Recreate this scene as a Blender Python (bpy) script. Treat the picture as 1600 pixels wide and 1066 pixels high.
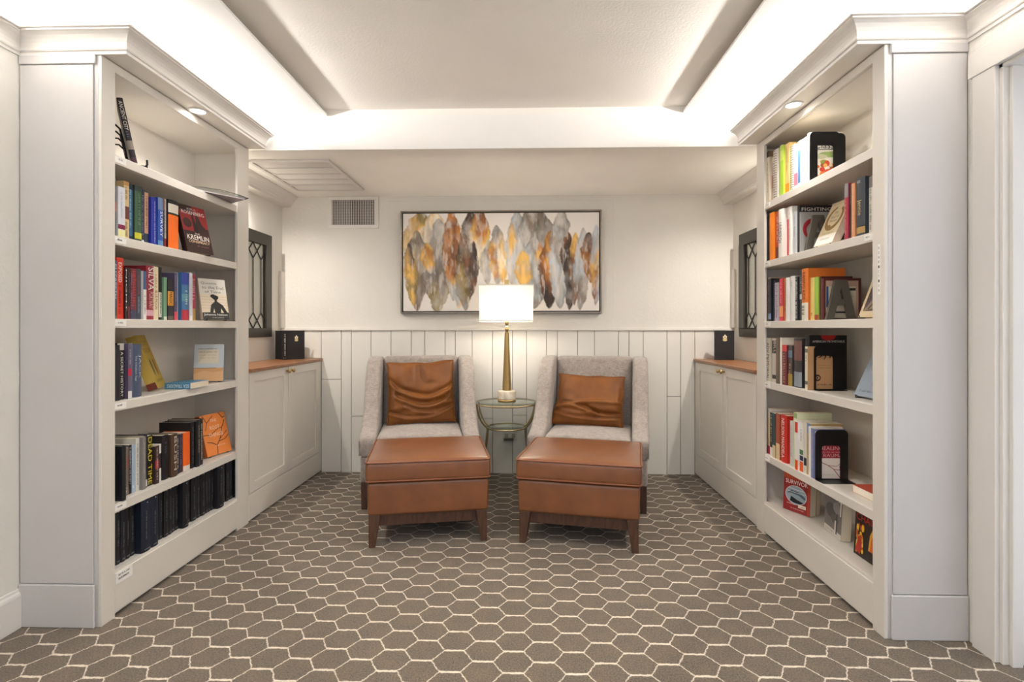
import bpy, bmesh, math, random
import numpy as np
from mathutils import Vector, Matrix
# brightness of the place: exposure, daylight, cove strips, canopy lamps, valance lamps, added ceiling fill lights, bulb
EXPOSURE = 1.28
WORLD = 0.55
LED = 7.2
PUCK = 9.5
VAL = 26.0
CEIL = 21.0
BULB = 5.5
random.seed(7)
for o in list(bpy.data.objects): bpy.data.objects.remove(o)
SC = bpy.context.scene
COL = SC.collection
PI = math.pi
# ---------------------------------------------------------------- camera
F_PX, CAM_H, HOR = 820.0, 1.16, 512.0
cam = bpy.data.cameras.new('camera'); camo = bpy.data.objects.new('camera', cam); COL.objects.link(camo)
cam.sensor_fit = 'HORIZONTAL'; cam.sensor_width = 36.0; cam.lens = 36.0*F_PX/1600.0
cam.shift_y = (HOR-533.0)/1600.0
cam.clip_start = 0.05
camo.location = (0, 0, CAM_H)
camo.rotation_euler = (PI/2, 0, math.atan(21/820.0))
SC.camera = camo
# ---------------------------------------------------------------- colour management
SC.view_settings.view_transform = 'Standard'
try: SC.view_settings.look = 'None'
except Exception: pass
SC.view_settings.gamma = 1.0
SC.view_settings.use_curve_mapping = False
SC.view_settings.exposure = EXPOSURE
SC.cycles.max_bounces = 14; SC.cycles.diffuse_bounces = 12; SC.cycles.transparent_max_bounces = 12
SC.cycles.use_denoising = True
SC.cycles.caustics_reflective = False; SC.cycles.caustics_refractive = False
SC.cycles.sample_clamp_indirect = 6.0
# ---------------------------------------------------------------- world: the daylit rest of the building behind the camera
W = bpy.data.worlds.new('world'); SC.world = W; W.use_nodes = True
bg = W.node_tree.nodes['Background']; bg.inputs[0].default_value = (0.87, 0.92, 1.0, 1); bg.inputs[1].default_value = WORLD
# ---------------------------------------------------------------- lamps of the room
def area(name, loc, sx, sy, power, col, rot=(0, 0, 0)):
    l = bpy.data.lights.new(name, 'AREA'); l.shape = 'RECTANGLE'; l.size = sx; l.size_y = sy; l.energy = power; l.color = col
    o = bpy.data.objects.new(name, l); COL.objects.link(o); o.location = loc; o.rotation_euler = rot; return o
def spot(name, loc, power, col, ang, blend=0.6, rad=0.02, rot=(0, 0, 0)):
    l = bpy.data.lights.new(name, 'SPOT'); l.energy = power; l.color = col; l.spot_size = math.radians(ang); l.spot_blend = blend; l.shadow_soft_size = rad
    o = bpy.data.objects.new(name, l); COL.objects.link(o); o.location = loc; o.rotation_euler = rot; return o
WARM = (1.0, 0.94, 0.85); SOFT = (1.0, 0.95, 0.88); COOL = (1.0, 0.97, 0.93)
# LED strips lying on top of the bookcases and the wall crown, shining up into the cove
TL = math.radians(158)
area('led_strip_light', (-1.532, 2.50, 2.313), 0.03, 1.06, LED, COOL, (0, -TL, 0))
area('led_strip_light', (-1.74, 1.985, 2.313), 0.40, 0.03, LED*0.4, COOL, (-TL, 0, 0))
area('led_strip_light', (-1.945, 0.35, 2.313), 0.03, 3.1, LED*2.2, COOL, (0, -TL, 0))
area('led_strip_light', (1.229, 2.50, 2.313), 0.03, 1.06, LED, COOL, (0, TL, 0))
area('led_strip_light', (1.43, 1.985, 2.313), 0.40, 0.03, LED*0.4, COOL, (-TL, 0, 0))
area('led_strip_light', (1.621, 0.35, 2.313), 0.03, 3.1, LED*2.2, COOL, (0, TL, 0))
# small recessed lamps: bookcase canopies, alcove valances; then added ceiling spots, out of frame, for top-down fill
for x in (-1.596, 1.269): spot('canopy_lamp', (x, 2.52, 2.207), PUCK, SOFT, 150, 0.8, 0.03)
for x in (-1.925, 1.60):
    for y in (3.42,): spot('valance_lamp', (x, y, 2.116), VAL, WARM, 172, 1.0, 0.015)
for x in (-0.72, 0.46):
    for y, k in ((1.75, 1.0), (0.35, 0.8)): spot('ceiling_fill_light', (x, y, 2.444), CEIL*k, SOFT, 140, 0.9, 0.05)
# ---------------------------------------------------------------- mesh helpers
def srgb(h):
    h = h.lstrip('#'); v = [int(h[i:i+2], 16)/255.0 for i in (0, 2, 4)]
    return tuple((c/12.92 if c <= 0.04045 else ((c+0.055)/1.055)**2.4) for c in v)
_mats = {}
def flat(hexc, rough=0.55, metal=0.0, name=None):
    k = (hexc, rough, metal)
    if k in _mats: return _mats[k]
    m = bpy.data.materials.new(name or 'printed_'+hexc); m.use_nodes = True
    b = m.node_tree.nodes['Principled BSDF']; b.inputs['Base Color'].default_value = (*srgb(hexc), 1)
    b.inputs['Roughness'].default_value = rough; b.inputs['Metallic'].default_value = metal
    _mats[k] = m; return m
class NT:
    """small node-graph writer"""
    def __init__(s, name):
        s.m = bpy.data.materials.new(name); s.m.use_nodes = True; s.t = s.m.node_tree; s.b = s.t.nodes['Principled BSDF']; s.out = s.t.nodes['Material Output']
    def n(s, typ, **kw):
        nd = s.t.nodes.new(typ)
        for k, v in kw.items():
            if k.startswith('_'): setattr(nd, k[1:], v)
            else: nd.inputs[k].default_value = v
        return nd
    def l(s, a, b): s.t.links.new(a, b)
    def math(s, op, a, b=None, c=None):
        nd = s.t.nodes.new('ShaderNodeMath'); nd.operation = op
        for i, v in enumerate((a, b, c)):
            if v is None: continue
            if hasattr(v, 'is_output'): s.l(v, nd.inputs[i])
            else: nd.inputs[i].default_value = v
        return nd.outputs[0]
    def mix(s, fac, a, b):
        nd = s.t.nodes.new('ShaderNodeMix'); nd.data_type = 'RGBA'
        for i, v in ((0, fac), (6, a), (7, b)):
            if hasattr(v, 'is_output'): s.l(v, nd.inputs[i])
            else: nd.inputs[i].default_value = v if i == 0 else (*v, 1)
        return nd.outputs[2]
    def coord(s, scale=(1, 1, 1)):
        tc = s.t.nodes.new('ShaderNodeTexCoord'); mp = s.t.nodes.new('ShaderNodeMapping'); mp.inputs['Scale'].default_value = scale
        s.l(tc.outputs['Object'], mp.inputs[0]); return mp.outputs[0]
    def noise(s, vec, scale, detail=3, rough=0.55):
        nd = s.n('ShaderNodeTexNoise', Scale=scale, Detail=detail, Roughness=rough); s.l(vec, nd.inputs['Vector']); return nd.outputs[0]
    def ramp(s, fac, a, b):
        nd = s.t.nodes.new('ShaderNodeMapRange'); nd.inputs[1].default_value = a; nd.inputs[2].default_value = b; s.l(fac, nd.inputs[0]); return nd.outputs[0]
    def bump(s, h, strength, dist):
        nd = s.n('ShaderNodeBump', Strength=strength, Distance=dist); s.l(h, nd.inputs['Height']); s.l(nd.outputs[0], s.b.inputs['Normal'])
    def base(s, v, rough=0.5):
        if hasattr(v, 'is_output'): s.l(v, s.b.inputs['Base Color'])
        else: s.b.inputs['Base Color'].default_value = (*v, 1)
        s.b.inputs['Roughness'].default_value = rough
def paint(name, hexc, rough=0.5, bump=0.0, scale=80, var=0.03):
    t = NT(name); v = t.coord(); c = srgb(hexc)
    t.base(t.mix(t.ramp(t.noise(v, 3.0, 2), .35, .65), tuple(x*(1-var) for x in c), c), rough)
    if bump: t.bump(t.noise(v, scale, 4, .6), bump, 0.004)
    return t.m
M = {}
M['case'] = paint('bookcase_paint', 'dbd6ce', 0.42)
M['trimw'] = paint('white_trim_paint', 'dedad5', 0.4)
M['wall'] = paint('textured_wall_paint', 'dfdcd5', 0.6, 0.5, 55)
M['ends'] = paint('end_panel_paint', 'c9c6c5', 0.4)
M['plank'] = paint('plank_paint', 'e4e1da', 0.4)
M['cove'] = paint('cove_paint', 'f1efec', 0.7, 0.08, 60)
M['ceil'] = paint('ceiling_paint', 'f3efe8', 0.8, 0.4, 90)
M['soffit'] = paint('soffit_paint', 'f8f6f2', 0.7, 0.06, 60)
M['dark'] = flat('17150f', .6)
def carpet():
    t = NT('hexagon_carpet'); v = t.coord(); sp = t.t.nodes.new('ShaderNodeSeparateXYZ'); 
    wob = t.n('ShaderNodeTexNoise', Scale=70.0, Detail=2.0); t.l(v, wob.inputs['Vector'])
    vm = t.t.nodes.new('ShaderNodeVectorMath'); vm.operation = 'SUBTRACT'; t.l(wob.outputs[1], vm.inputs[0]); vm.inputs[1].default_value = (.5, .5, .5)
    vs = t.t.nodes.new('ShaderNodeVectorMath'); vs.operation = 'SCALE'; t.l(vm.outputs[0], vs.inputs[0]); vs.inputs['Scale'].default_value = 0.010
    va = t.t.nodes.new('ShaderNodeVectorMath'); va.operation = 'ADD'; t.l(v, va.inputs[0]); t.l(vs.outputs[0], va.inputs[1])
    t.l(va.outputs[0], sp.inputs[0]); X, Y = sp.outputs[0], sp.outputs[1]
    a, b = 0.2135, 0.1173; w2 = 0.0715; nx, ny = 0.849, 0.528; c = nx*w2
    res = []
    for ox, oy in ((0.065, 2.054+b/2), (0.065+a/2, 2.054)):
        lx = t.math('ABSOLUTE', t.math('SUBTRACT', t.math('PINGPONG', t.math('ADD', t.math('SUBTRACT', X, ox), 40*a), a/2), 0))
        ly = t.math('PINGPONG', t.math('ADD', t.math('SUBTRACT', Y, oy), 40*b), b/2)
        s = t.math('ADD', t.math('MULTIPLY', lx, nx), t.math('MULTIPLY', ly, ny))
        g = t.math('MAXIMUM', t.math('DIVIDE', ly, b/2), t.math('DIVIDE', s, c))
        res.append((g, t.math('SUBTRACT', b/2, ly), t.math('SUBTRACT', c, s), s))
    inA = t.math('LESS_THAN', res[0][0], res[1][0])
    def pick(i): return t.math('ADD', t.math('MULTIPLY', res[0][i], inA), t.math('MULTIPLY', res[1][i], t.math('SUBTRACT', 1, inA)))
    dh, ds = pick(1), pick(2)
    def line(d, th, soft):
        r = t.ramp(d, th+soft, th-soft); return r
    fz = t.noise(v, 260, 2)
    lh = t.math('MULTIPLY', line(dh, .0048, .0018), t.ramp(fz, .25, .42))
    ls = t.math('MULTIPLY', line(ds, .0022, .0012), t.ramp(fz, .36, .50))
    ln = t.math('MAXIMUM', lh, ls)
    n1 = t.noise(v, 170, 5, .8); n2 = t.noise(v, 14, 3)
    base = t.mix(t.ramp(n1, .36, .64), srgb('332b23'), srgb('7a6e5e'))
    base = t.mix(t.math('MULTIPLY', t.ramp(n2, .4, .7), .18), base, srgb('8f7356'))
    col = t.mix(ln, base, srgb('dbd0bf'))
    t.base(col, .95); t.b.inputs['Sheen Weight'].default_value = .15
    h = t.math('ADD', t.math('MULTIPLY', n1, .6), t.math('MULTIPLY', ln, .5)); t.bump(h, .7, .004)
    return t.m
M['carpet'] = carpet()
def wood(name, c0, c1, rough=.4, scale=(3, 30, 3)):
    t = NT(name); v = t.coord(scale); n = t.noise(v, 4, 6, .6)
    t.base(t.mix(t.ramp(n, .3, .7), srgb(c0), srgb(c1)), rough); t.bump(n, .1, .002); return t.m
M['walnut'] = wood('walnut_counter', '6c4126', 'a4724a', .32, (30, 3, 30))
M['legw'] = wood('dark_leg_wood', '3a251b', '5a3b2b', .42, (18, 18, 3))
def fabric():
    t = NT('heather_grey_fabric'); v = t.coord((1, 1, 1)); v2 = t.coord((420, 420, 60)); 
    n = t.noise(v2, 1.0, 2); n2 = t.noise(t.coord((60, 60, 420)), 1.0, 2); n3 = t.noise(v, 30, 3)
    f = t.math('ADD', t.math('MULTIPLY', n, .5), t.math('ADD', t.math('MULTIPLY', n2, .35), t.math('MULTIPLY', n3, .25)))
    t.base(t.mix(t.ramp(f, .38, .72), srgb('6f6762'), srgb('b6aba3')), .9); t.b.inputs['Sheen Weight'].default_value = .3
    t.bump(f, .35, .0015); return t.m
M['fabric'] = fabric()
def leather():
    t = NT('cognac_leather'); v = t.coord(); n = t.noise(v, 9, 4); n2 = t.noise(v, 260, 3)
    t.base(t.mix(t.ramp(n, .3, .7), srgb('6e4022'), srgb('7e4d2a')), .36); t.b.inputs['Specular IOR Level'].default_value = .6; t.b.inputs['Coat Weight'].default_value = .35; t.b.inputs['Coat Roughness'].default_value = .28
    t.bump(t.math('ADD', t.math('MULTIPLY', n, .5), t.math('MULTIPLY', n2, .25)), .25, .003); return t.m
M['leather'] = leather()
M['piping'] = flat('7a4628', .38, 0, 'leather_piping')
def velvet():
    t = NT('rust_velvet'); v = t.coord(); n = t.noise(v, 8, 3, .6)
    t.base(t.mix(t.ramp(n, .3, .7), srgb('683806'), srgb('7e490c')), .62)
    t.b.inputs['Sheen Weight'].default_value = .35; t.b.inputs['Sheen Roughness'].default_value = .35; t.b.inputs['Sheen Tint'].default_value = (*srgb('d08830'), 1)
    t.bump(t.noise(v, 60, 3), .15, .003); return t.m
M['velvet'] = velvet()
def metal(name, c, rough=.3):
    t = NT(name); v = t.coord(); t.base(t.mix(t.noise(v, 30, 3), tuple(x*.8 for x in srgb(c)), srgb(c)), rough); t.b.inputs['Metallic'].default_value = .9; return t.m
M['brass'] = metal('aged_brass', 'bfa26c', .28); M['bronze'] = metal('champagne_bronze', 'b3a07c', .3); M['steel'] = metal('steel', 'b8b4ae', .3)
M['gunmetal'] = flat('5c584f', .45, .2, 'grey_metal'); M['blackmetal'] = flat('121214', .38, .2, 'black_metal'); M['blackwire'] = flat('1a1816', .4, .5, 'black_wire')
def marble():
    t = NT('cream_marble'); v = t.coord((1, 1, 1)); n = t.noise(v, 22, 6, .6); t.base(t.mix(t.ramp(n, .4, .62), srgb('d9c9ae'), srgb('f0e6d6')), .25); return t.m
M['marble'] = marble()
def glass(name, tint, amt=.12):
    t = NT(name); t.t.nodes.remove(t.b)
    tr = t.n('ShaderNodeBsdfTransparent', Color=(*tint, 1)); gl = t.n('ShaderNodeBsdfGlossy', Roughness=.03)
    fr = t.n('ShaderNodeFresnel', IOR=1.5); mx = t.t.nodes.new('ShaderNodeMixShader'); t.l(t.math('MINIMUM', fr.outputs[0], .45), mx.inputs[0]); t.l(tr.outputs[0], mx.inputs[1]); t.l(gl.outputs[0], mx.inputs[2]); t.l(mx.outputs[0], t.out.inputs[0]); return t.m
M['glass'] = glass('table_glass', (.90, .95, .91)); M['pane'] = glass('window_glass', (.97, .97, .95)); M['clear'] = glass('clear_plastic', (.86, .88, .88))
def shade():
    t = NT('linen_shade'); t.t.nodes.remove(t.b)
    d = t.n('ShaderNodeBsdfDiffuse', Color=(.93, .91, .86, 1)); tr = t.n('ShaderNodeBsdfTranslucent', Color=(.95, .91, .83, 1)); mx = t.n('ShaderNodeMixShader', Fac=.22); t.l(d.outputs[0], mx.inputs[1]); t.l(tr.outputs[0], mx.inputs[2]); t.l(mx.outputs[0], t.out.inputs[0]); return t.m
M['shade'] = shade()
def emit(name, c, s):
    t = NT(name); t.b.inputs['Emission Color'].default_value = (*c, 1); t.b.inputs['Emission Strength'].default_value = s; t.base((.9, .9, .88)); return t.m
M['lens'] = emit('lamp_lens', SOFT, 6.0)
M['pages'] = flat('e3d8c2', .8, 0, 'page_block'); M['pages2'] = flat('efe8d8', .8, 0, 'page_block_white')

class MB:
    def __init__(s): s.v = []; s.f = []; s.mi = []; s.mats = []; s.sm = []
    def mat(s, m):
        if m not in s.mats: s.mats.append(m)
        return s.mats.index(m)
    def add(s, vs, fs, m, smooth=False):
        o = len(s.v); s.v += [tuple(p) for p in vs]; i = s.mat(m)
        for f in fs: s.f.append(tuple(o+k for k in f)); s.mi.append(i); s.sm.append(smooth)
    def box(s, x0, y0, z0, x1, y1, z1, m):
        if x0 > x1: x0, x1 = x1, x0
        if y0 > y1: y0, y1 = y1, y0
        if z0 > z1: z0, z1 = z1, z0
        s.add([(x0, y0, z0), (x1, y0, z0), (x1, y1, z0), (x0, y1, z0), (x0, y0, z1), (x1, y0, z1), (x1, y1, z1), (x0, y1, z1)],
              [(0, 3, 2, 1), (4, 5, 6, 7), (0, 1, 5, 4), (1, 2, 6, 5), (2, 3, 7, 6), (3, 0, 4, 7)], m)
    def quad(s, a, b, c, d, m): s.add([a, b, c, d], [(0, 1, 2, 3)], m)
    def tube(s, pts, r, m, n=8, closed=False, caps=True):
        P = [Vector(p) for p in pts]; N = len(P); rs = r if isinstance(r, (list, tuple)) else [r]*N
        vs = []; up = None
        for i in range(N):
            a = P[(i-1) % N] if (closed or i > 0) else P[i]; b = P[(i+1) % N] if (closed or i < N-1) else P[i]
            t = (b-a).normalized()
            if up is None:
                up = Vector((0, 0, 1)) if abs(t.z) < .9 else Vector((1, 0, 0))
            up = (up-t*up.dot(t)).normalized(); sd = t.cross(up)
            for k in range(n):
                an = 2*PI*k/n; vs.append(P[i]+(up*math.cos(an)+sd*math.sin(an))*rs[i])
        fs = []
        for i in range(N if closed else N-1):
            j = (i+1) % N
            for k in range(n): fs.append((i*n+k, i*n+(k+1) % n, j*n+(k+1) % n, j*n+k))
        s.add(vs, fs, m, True)
        if caps and not closed:
            s.add(vs[:n], [tuple(range(n))], m); s.add(vs[-n:], [tuple(reversed(range(n)))], m)
    def lathe(s, prof, m, cx=0, cy=0, n=40, smooth=True):
        vs = []; fs = []
        for r, z in prof:
            for k in range(n): vs.append((cx+r*math.cos(2*PI*k/n), cy+r*math.sin(2*PI*k/n), z))
        for i in range(len(prof)-1):
            for k in range(n): fs.append((i*n+k, i*n+(k+1) % n, (i+1)*n+(k+1) % n, (i+1)*n+k))
        s.add(vs, fs, m, smooth)
        if prof[0][0] > 1e-5: s.add(vs[:n], [tuple(reversed(range(n)))], m)
        if prof[-1][0] > 1e-5: s.add(vs[-n:], [tuple(range(n))], m)
    def prism(s, poly, axis, a, b, m):
        """extrude a 2D polygon along an axis ('x': (y,z), 'y': (x,z), 'z': (x,y))"""
        def P(p, t): return {'x': (t, p[0], p[1]), 'y': (p[0], t, p[1]), 'z': (p[0], p[1], t)}[axis]
        n = len(poly); vs = [P(p, a) for p in poly]+[P(p, b) for p in poly]
        fs = [tuple(range(n))[::-1], tuple(range(n, 2*n))]+[(i, (i+1) % n, n+(i+1) % n, n+i) for i in range(n)]
        s.add(vs, fs, m)
    def build(s, name, parent=None, bevel=0, seg=2, ang=30, fix=True, smooth_angle=None):
        me = bpy.data.meshes.new(name); me.from_pydata(s.v, [], s.f)
        for m in s.mats: me.materials.append(m)
        me.polygons.foreach_set('material_index', s.mi); me.polygons.foreach_set('use_smooth', s.sm)
        me.update()
        if fix or bevel or smooth_angle:
            bm = bmesh.new(); bm.from_mesh(me)
            if bevel or smooth_angle: bmesh.ops.remove_doubles(bm, verts=bm.verts, dist=1e-5)
            if fix: bmesh.ops.recalc_face_normals(bm, faces=bm.faces)
            if bevel:
                es = [e for e in bm.edges if len(e.link_faces) == 2 and e.calc_face_angle(0) > math.radians(ang)]
                bmesh.ops.bevel(bm, geom=es, offset=bevel, segments=seg, profile=.5, affect='EDGES', clamp_overlap=True)
            if smooth_angle:
                for f in bm.faces: f.smooth = True
                for e in bm.edges:
                    if len(e.link_faces) == 2 and e.calc_face_angle(0) > math.radians(smooth_angle): e.smooth = False
            bm.to_mesh(me); bm.free()
        o = bpy.data.objects.new(name, me); COL.objects.link(o)
        if parent: o.parent = parent
        return o
def rbox(mb, hx, hy, hz, r, m, c=(0, 0, 0), n=7, deform=None):
    """rounded box with a dense surface that can be deformed (cushions)"""
    def co(h):
        e = [-h, -h+r*.3, -h+r*.65]; mid = [-(h-r)+2*(h-r)*i/n for i in range(n+1)]
        return e+mid+[-x for x in reversed(e)]
    X, Y, Z = co(hx), co(hy), co(hz); idx = {}; vs = []; fs = []
    def V(x, y, z):
        k = (round(x, 5), round(y, 5), round(z, 5))
        if k in idx: return idx[k]
        q = [max(-(h-r), min(h-r, t)) for t, h in zip((x, y, z), (hx, hy, hz))]
        d = Vector((x-q[0], y-q[1], z-q[2])); d = d.normalized()*r if d.length > 1e-7 else d
        p = Vector(q)+d
        if deform: p = Vector(deform(p))
        idx[k] = len(vs); vs.append(p+Vector(c)); return idx[k]
    for A, B, mk in ((X, Y, lambda u, v, s: (u, v, s*hz)), (X, Z, lambda u, v, s: (u, s*hy, v)), (Y, Z, lambda u, v, s: (s*hx, u, v))):
        for s in (-1, 1):
            for i in range(len(A)-1):
                for j in range(len(B)-1):
                    fs.append(tuple(V(*mk(u, v, s)) for u, v in ((A[i], B[j]), (A[i+1], B[j]), (A[i+1], B[j+1]), (A[i], B[j+1]))))
    mb.add(vs, fs, m, True)
def thing(name, label, cat, loc=(0, 0, 0), rz=0, group=None):
    o = bpy.data.objects.new(name, None); COL.objects.link(o); o.empty_display_size = .05
    o.location = loc; o.rotation_euler = (0, 0, rz); return tag(o, label, cat, group)
def tag(o, label, cat, group=None):
    o['label'] = label; o['category'] = cat
    if group: o['group'] = group
    return o
def struct(o): o['kind'] = 'structure'; return o
# lettering: Blender's own font, turned into flat mesh outlines
_txt = {}
def text_mesh(s):
    if s in _txt: return _txt[s]
    cu = bpy.data.curves.new('t', 'FONT'); cu.body = s; cu.resolution_u = 2; ob = bpy.data.objects.new('t', cu); COL.objects.link(ob)
    dg = bpy.context.evaluated_depsgraph_get(); me = bpy.data.meshes.new_from_object(ob.evaluated_get(dg))
    vs = [(v.co.x, v.co.y) for v in me.vertices]; fs = [tuple(p.vertices) for p in me.polygons]
    bpy.data.objects.remove(ob); bpy.data.curves.remove(cu); bpy.data.meshes.remove(me)
    xs = [v[0] for v in vs]; ys = [v[1] for v in vs]; x0, x1, y0, y1 = min(xs), max(xs), min(ys), max(ys)
    vs = [((x-x0)/(x1-x0), (y-y0)/(y1-y0)) for x, y in vs]
    _txt[s] = (vs, fs, (x1-x0)/(y1-y0)); return _txt[s]
def put_text(mb, s, org, ux, uy, m):
    """fill the parallelogram org, org+ux, org+uy with the words"""
    vs, fs, _ = text_mesh(s); o, ux, uy = Vector(org), Vector(ux), Vector(uy)
    mb.add([o+ux*a+uy*b for a, b in vs], fs, m)
def put_dashes(mb, org, ux, uy, m, seed):
    """unreadably small print: a row of little letter-sized strokes"""
    R = random.Random(seed); o, ux, uy = Vector(org), Vector(ux), Vector(uy); L = ux.length; H = uy.length
    x = 0.0; st = max(H*.55, .004)/L
    while x < 1-st*.6:
        if R.random() < .16: x += st*.8; continue
        a = R.choice((0, 0, 0, .0)); b = R.choice((.75, 1, .75, .75)); w = st*R.uniform(.55, .8)
        mb.quad(o+ux*x+uy*a, o+ux*(x+w)+uy*a, o+ux*(x+w)+uy*(a+.22), o+ux*x+uy*(a+.22), m)
        mb.quad(o+ux*x+uy*a, o+ux*(x+w*.35)+uy*a, o+ux*(x+w*.35)+uy*b, o+ux*x+uy*b, m)
        if R.random() < .6: mb.quad(o+ux*(x+w*.65)+uy*a, o+ux*(x+w)+uy*a, o+ux*(x+w)+uy*b, o+ux*(x+w*.65)+uy*b, m)
        x += st
# ================================================================ the setting
LX, RX, WL, WR, BK = -1.64, 1.337, -1.964, 1.64, 4.19      # cabinet faces, side walls, back wall
Y0, Y1 = 1.99, 3.07                                          # bookcases run from Y0 to Y1
YF = -1.7                                                    # the room goes on behind the camera
SOF, CEILZ, GAB = 2.215, 2.456, 3.085
b = MB(); b.box(WL-.15, YF, -.06, WR+.25, BK+.1, 0, M['carpet']); struct(b.build('floor'))
b = MB(); b.box(WL-.12, YF, 0, WL, BK, 2.7, M['wall']); struct(b.build('wall_left'))
b = MB()                                                     # right wall with the cased opening near the camera
b.box(WR, 1.87, 0, WR+.13, BK, 2.7, M['wall']); b.box(WR, YF, 0, WR+.13, .75, 2.7, M['wall']); b.box(WR, .75, 2.08, WR+.13, 1.87, 2.7, M['wall'])
struct(b.build('wall_right'))
b = MB(); b.box(WL-.12, BK, 0, WR+.13, BK+.1, 2.7, M['wall']); struct(b.build('wall_back'))
# raised wall board behind the painting
b = MB(); b.box(-1.11, BK-.006, 1.155, .697, BK, 2.175, M['wall']); struct(b.build('trim_1', bevel=.003))
# plank wainscot, chair rail
edges = [LX, -1.478, -1.396, -1.237, -1.076, -.914, -.804, -.642, -.56, -.425, -.262, -.103, .009, .168, .254, .414, .547, .736, .819, .931, 1.118, 1.226, 1.337]
joint = {0: [.744], 2: [.449], 9: [.435], 11: [.461], 20: [.615], 5: [.52], 15: [.33], 18: [.58]}
b = MB(); g = .0022
def plank(x0, x1, z0, z1): b.box(x0+g, BK-.014, z0, x1-g, BK, z1, M['plank'])
for i in range(len(edges)-1):
    z = 0.0
    for j in joint.get(i, []): plank(edges[i], edges[i+1], z, j-g); z = j+g
    plank(edges[i], edges[i+1], z, 1.137)
plank(WL, -1.80, .915, 1.137); plank(-1.80, LX, .915, 1.137); plank(RX, 1.50, .905, 1.137); plank(1.50, WR, .905, 1.137)
b.box(WL, BK-.006, 0, WR, BK, 1.137, flat('8c867c', .7))
struct(b.build('trim_2', bevel=.0012, seg=1))
b = MB(); b.box(WL, BK-.026, 1.137, WR, BK, 1.146, M['trimw']); b.box(WL, BK-.018, 1.146, WR, BK, 1.157, M['trimw']); struct(b.build('trim_3', bevel=.0015))
# narrow upright boards in the back corners
b = MB(); b.box(WL, BK-.06, 1.157, WL+.022, BK-.0, 1.61, M['trimw']); struct(b.build('trim_4', bevel=.002))
b = MB(); b.box(WR-.016, BK-.06, 1.157, WR, BK, 1.615, M['trimw']); struct(b.build('trim_5', bevel=.002))
# ceilings: flat main ceiling, canted cove panels each side, dropped soffit over the alcove
prof_l = [(WL, 2.345), (-1.5, 2.362), (-1.176, 2.414)]; prof_r = [(WR, 2.345), (1.20, 2.362), (.92, 2.414)]
def slab(prof, th): return prof+[(x, z+th) for x, z in reversed(prof)]
b = MB(); b.box(WL-.12, YF, CEILZ, WR+.13, GAB+.06, CEILZ+.05, M['ceil']); struct(b.build('ceiling'))
b = MB(); b.prism(slab(prof_l, .012), 'y', YF, GAB+.001, M['cove']); struct(b.build('ceiling_cove'))
b = MB(); b.prism(slab(prof_r, .012), 'y', YF, GAB+.001, M['cove']); struct(b.build('ceiling_cove'))
b = MB(); b.box(WL-.1, GAB+.002, SOF+.001, WR+.1, BK, SOF+.05, M['soffit']); struct(b.build('ceiling_soffit'))
b = MB(); b.prism([(WL, SOF), (WR, SOF)]+prof_r+list(reversed(prof_l)), 'y', GAB, GAB+.02, M['cove']); struct(b.build('trim_6'))
b = MB(); b.box(WL, GAB+.012, 2.38, WR, GAB+.06, CEILZ, M['ceil']); struct(b.build('trim_7'))
b = MB()                                                     # recessed fittings made up for the added ceiling spots, out of frame
for x in (-.72, .46):
    for y in (1.75, .35):
        b.lathe([(.062, CEILZ), (.062, CEILZ-.005), (.048, CEILZ-.006), (.046, CEILZ-.002)], M['trimw'], x, y, 30); b.lathe([(.046, CEILZ-.002), (.0, CEILZ-.003)], M['lens'], x, y, 30)
struct(b.build('added_lamp_trim'))
# baseboards
def bb(name, x0, y0, x1, y1, side):
    b = MB(); b.box(x0, y0, 0, x1, y1, .125, M['trimw']); s = .006*side
    b.prism([(0, .125), (1, .125), (1, .132), (.6, .142), (.5, .150), (0, .150)] and [(x0, .125), (x1, .125), (x1-s*.5, .134), (x1-s*1.4, .140), (x1-s*1.6, .150), (x0, .150)], 'y', y0, y1, M['trimw']); return struct(b.build(name, bevel=.0015, seg=1))
bb('baseboard_left', WL, YF, WL+.017, Y0-.01, 1)
bb('baseboard_right', WR, YF, WR-.017, .70, -1)
# opening in the right wall: jamb, casing and door stop
b = MB(); T = M['trimw']
b.box(WR, 1.845, 0, WR+.20, 1.87, 2.08, T); b.box(WR, .75, 0, WR+.20, .775, 2.08, T); b.box(WR, .75, 2.055, WR+.20, 1.87, 2.08, T)
b.box(WR+.02, 1.830, 0, WR+.055, 1.845, 2.055, T)
struct(b.build('door_1', bevel=.002))
b = MB(); b.box(WR-.016, 1.858, 0, WR, 1.952, 2.068, T); b.box(WR-.016, .67, 0, WR, .763, 2.068, T); b.box(WR-.02, .66, 2.068, WR, 1.966, 2.158, T); struct(b.build('trim_8', bevel=.002))
# crown mouldings on the walls
CROWN = [(0, -.002), (.006, -.002), (.006, .010), (.011, .012), (.013, .017), (.011, .021), (.008, .022), (.0085, .030), (.012, .042), (.019, .054), (.029, .064), (.041, .070), (.050, .072), (.050, .077), (.060, .079), (.060, .088), (0, .088)]
def crown_run(b, pts, nrm, z, m, prof=CROWN):
    """sweep the profile along a horizontal polyline; nrm[i] = outward offset direction at each point (mitred)"""
    n = len(prof); vs = []; fs = []
    for (x, y), (nx, ny) in zip(pts, nrm): vs += [(x+nx*o, y+ny*o, z+h) for o, h in prof]
    for i in range(len(pts)-1):
        for k in range(n): fs.append((i*n+k, i*n+(k+1) % n, (i+1)*n+(k+1) % n, (i+1)*n+k))
    fs += [tuple(range(n))[::-1], tuple(range((len(pts)-1)*n, len(pts)*n))]
    b.add(vs, fs, m)
b = MB(); crown_run(b, [(WL, YF), (WL, Y0-.0)], [(1, 0), (1, -1)], SOF, M['trimw']); b.box(WL, YF, SOF+.075, WL+.05, Y0, SOF+.082, M['trimw']); struct(b.build('trim_9'))
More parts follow.
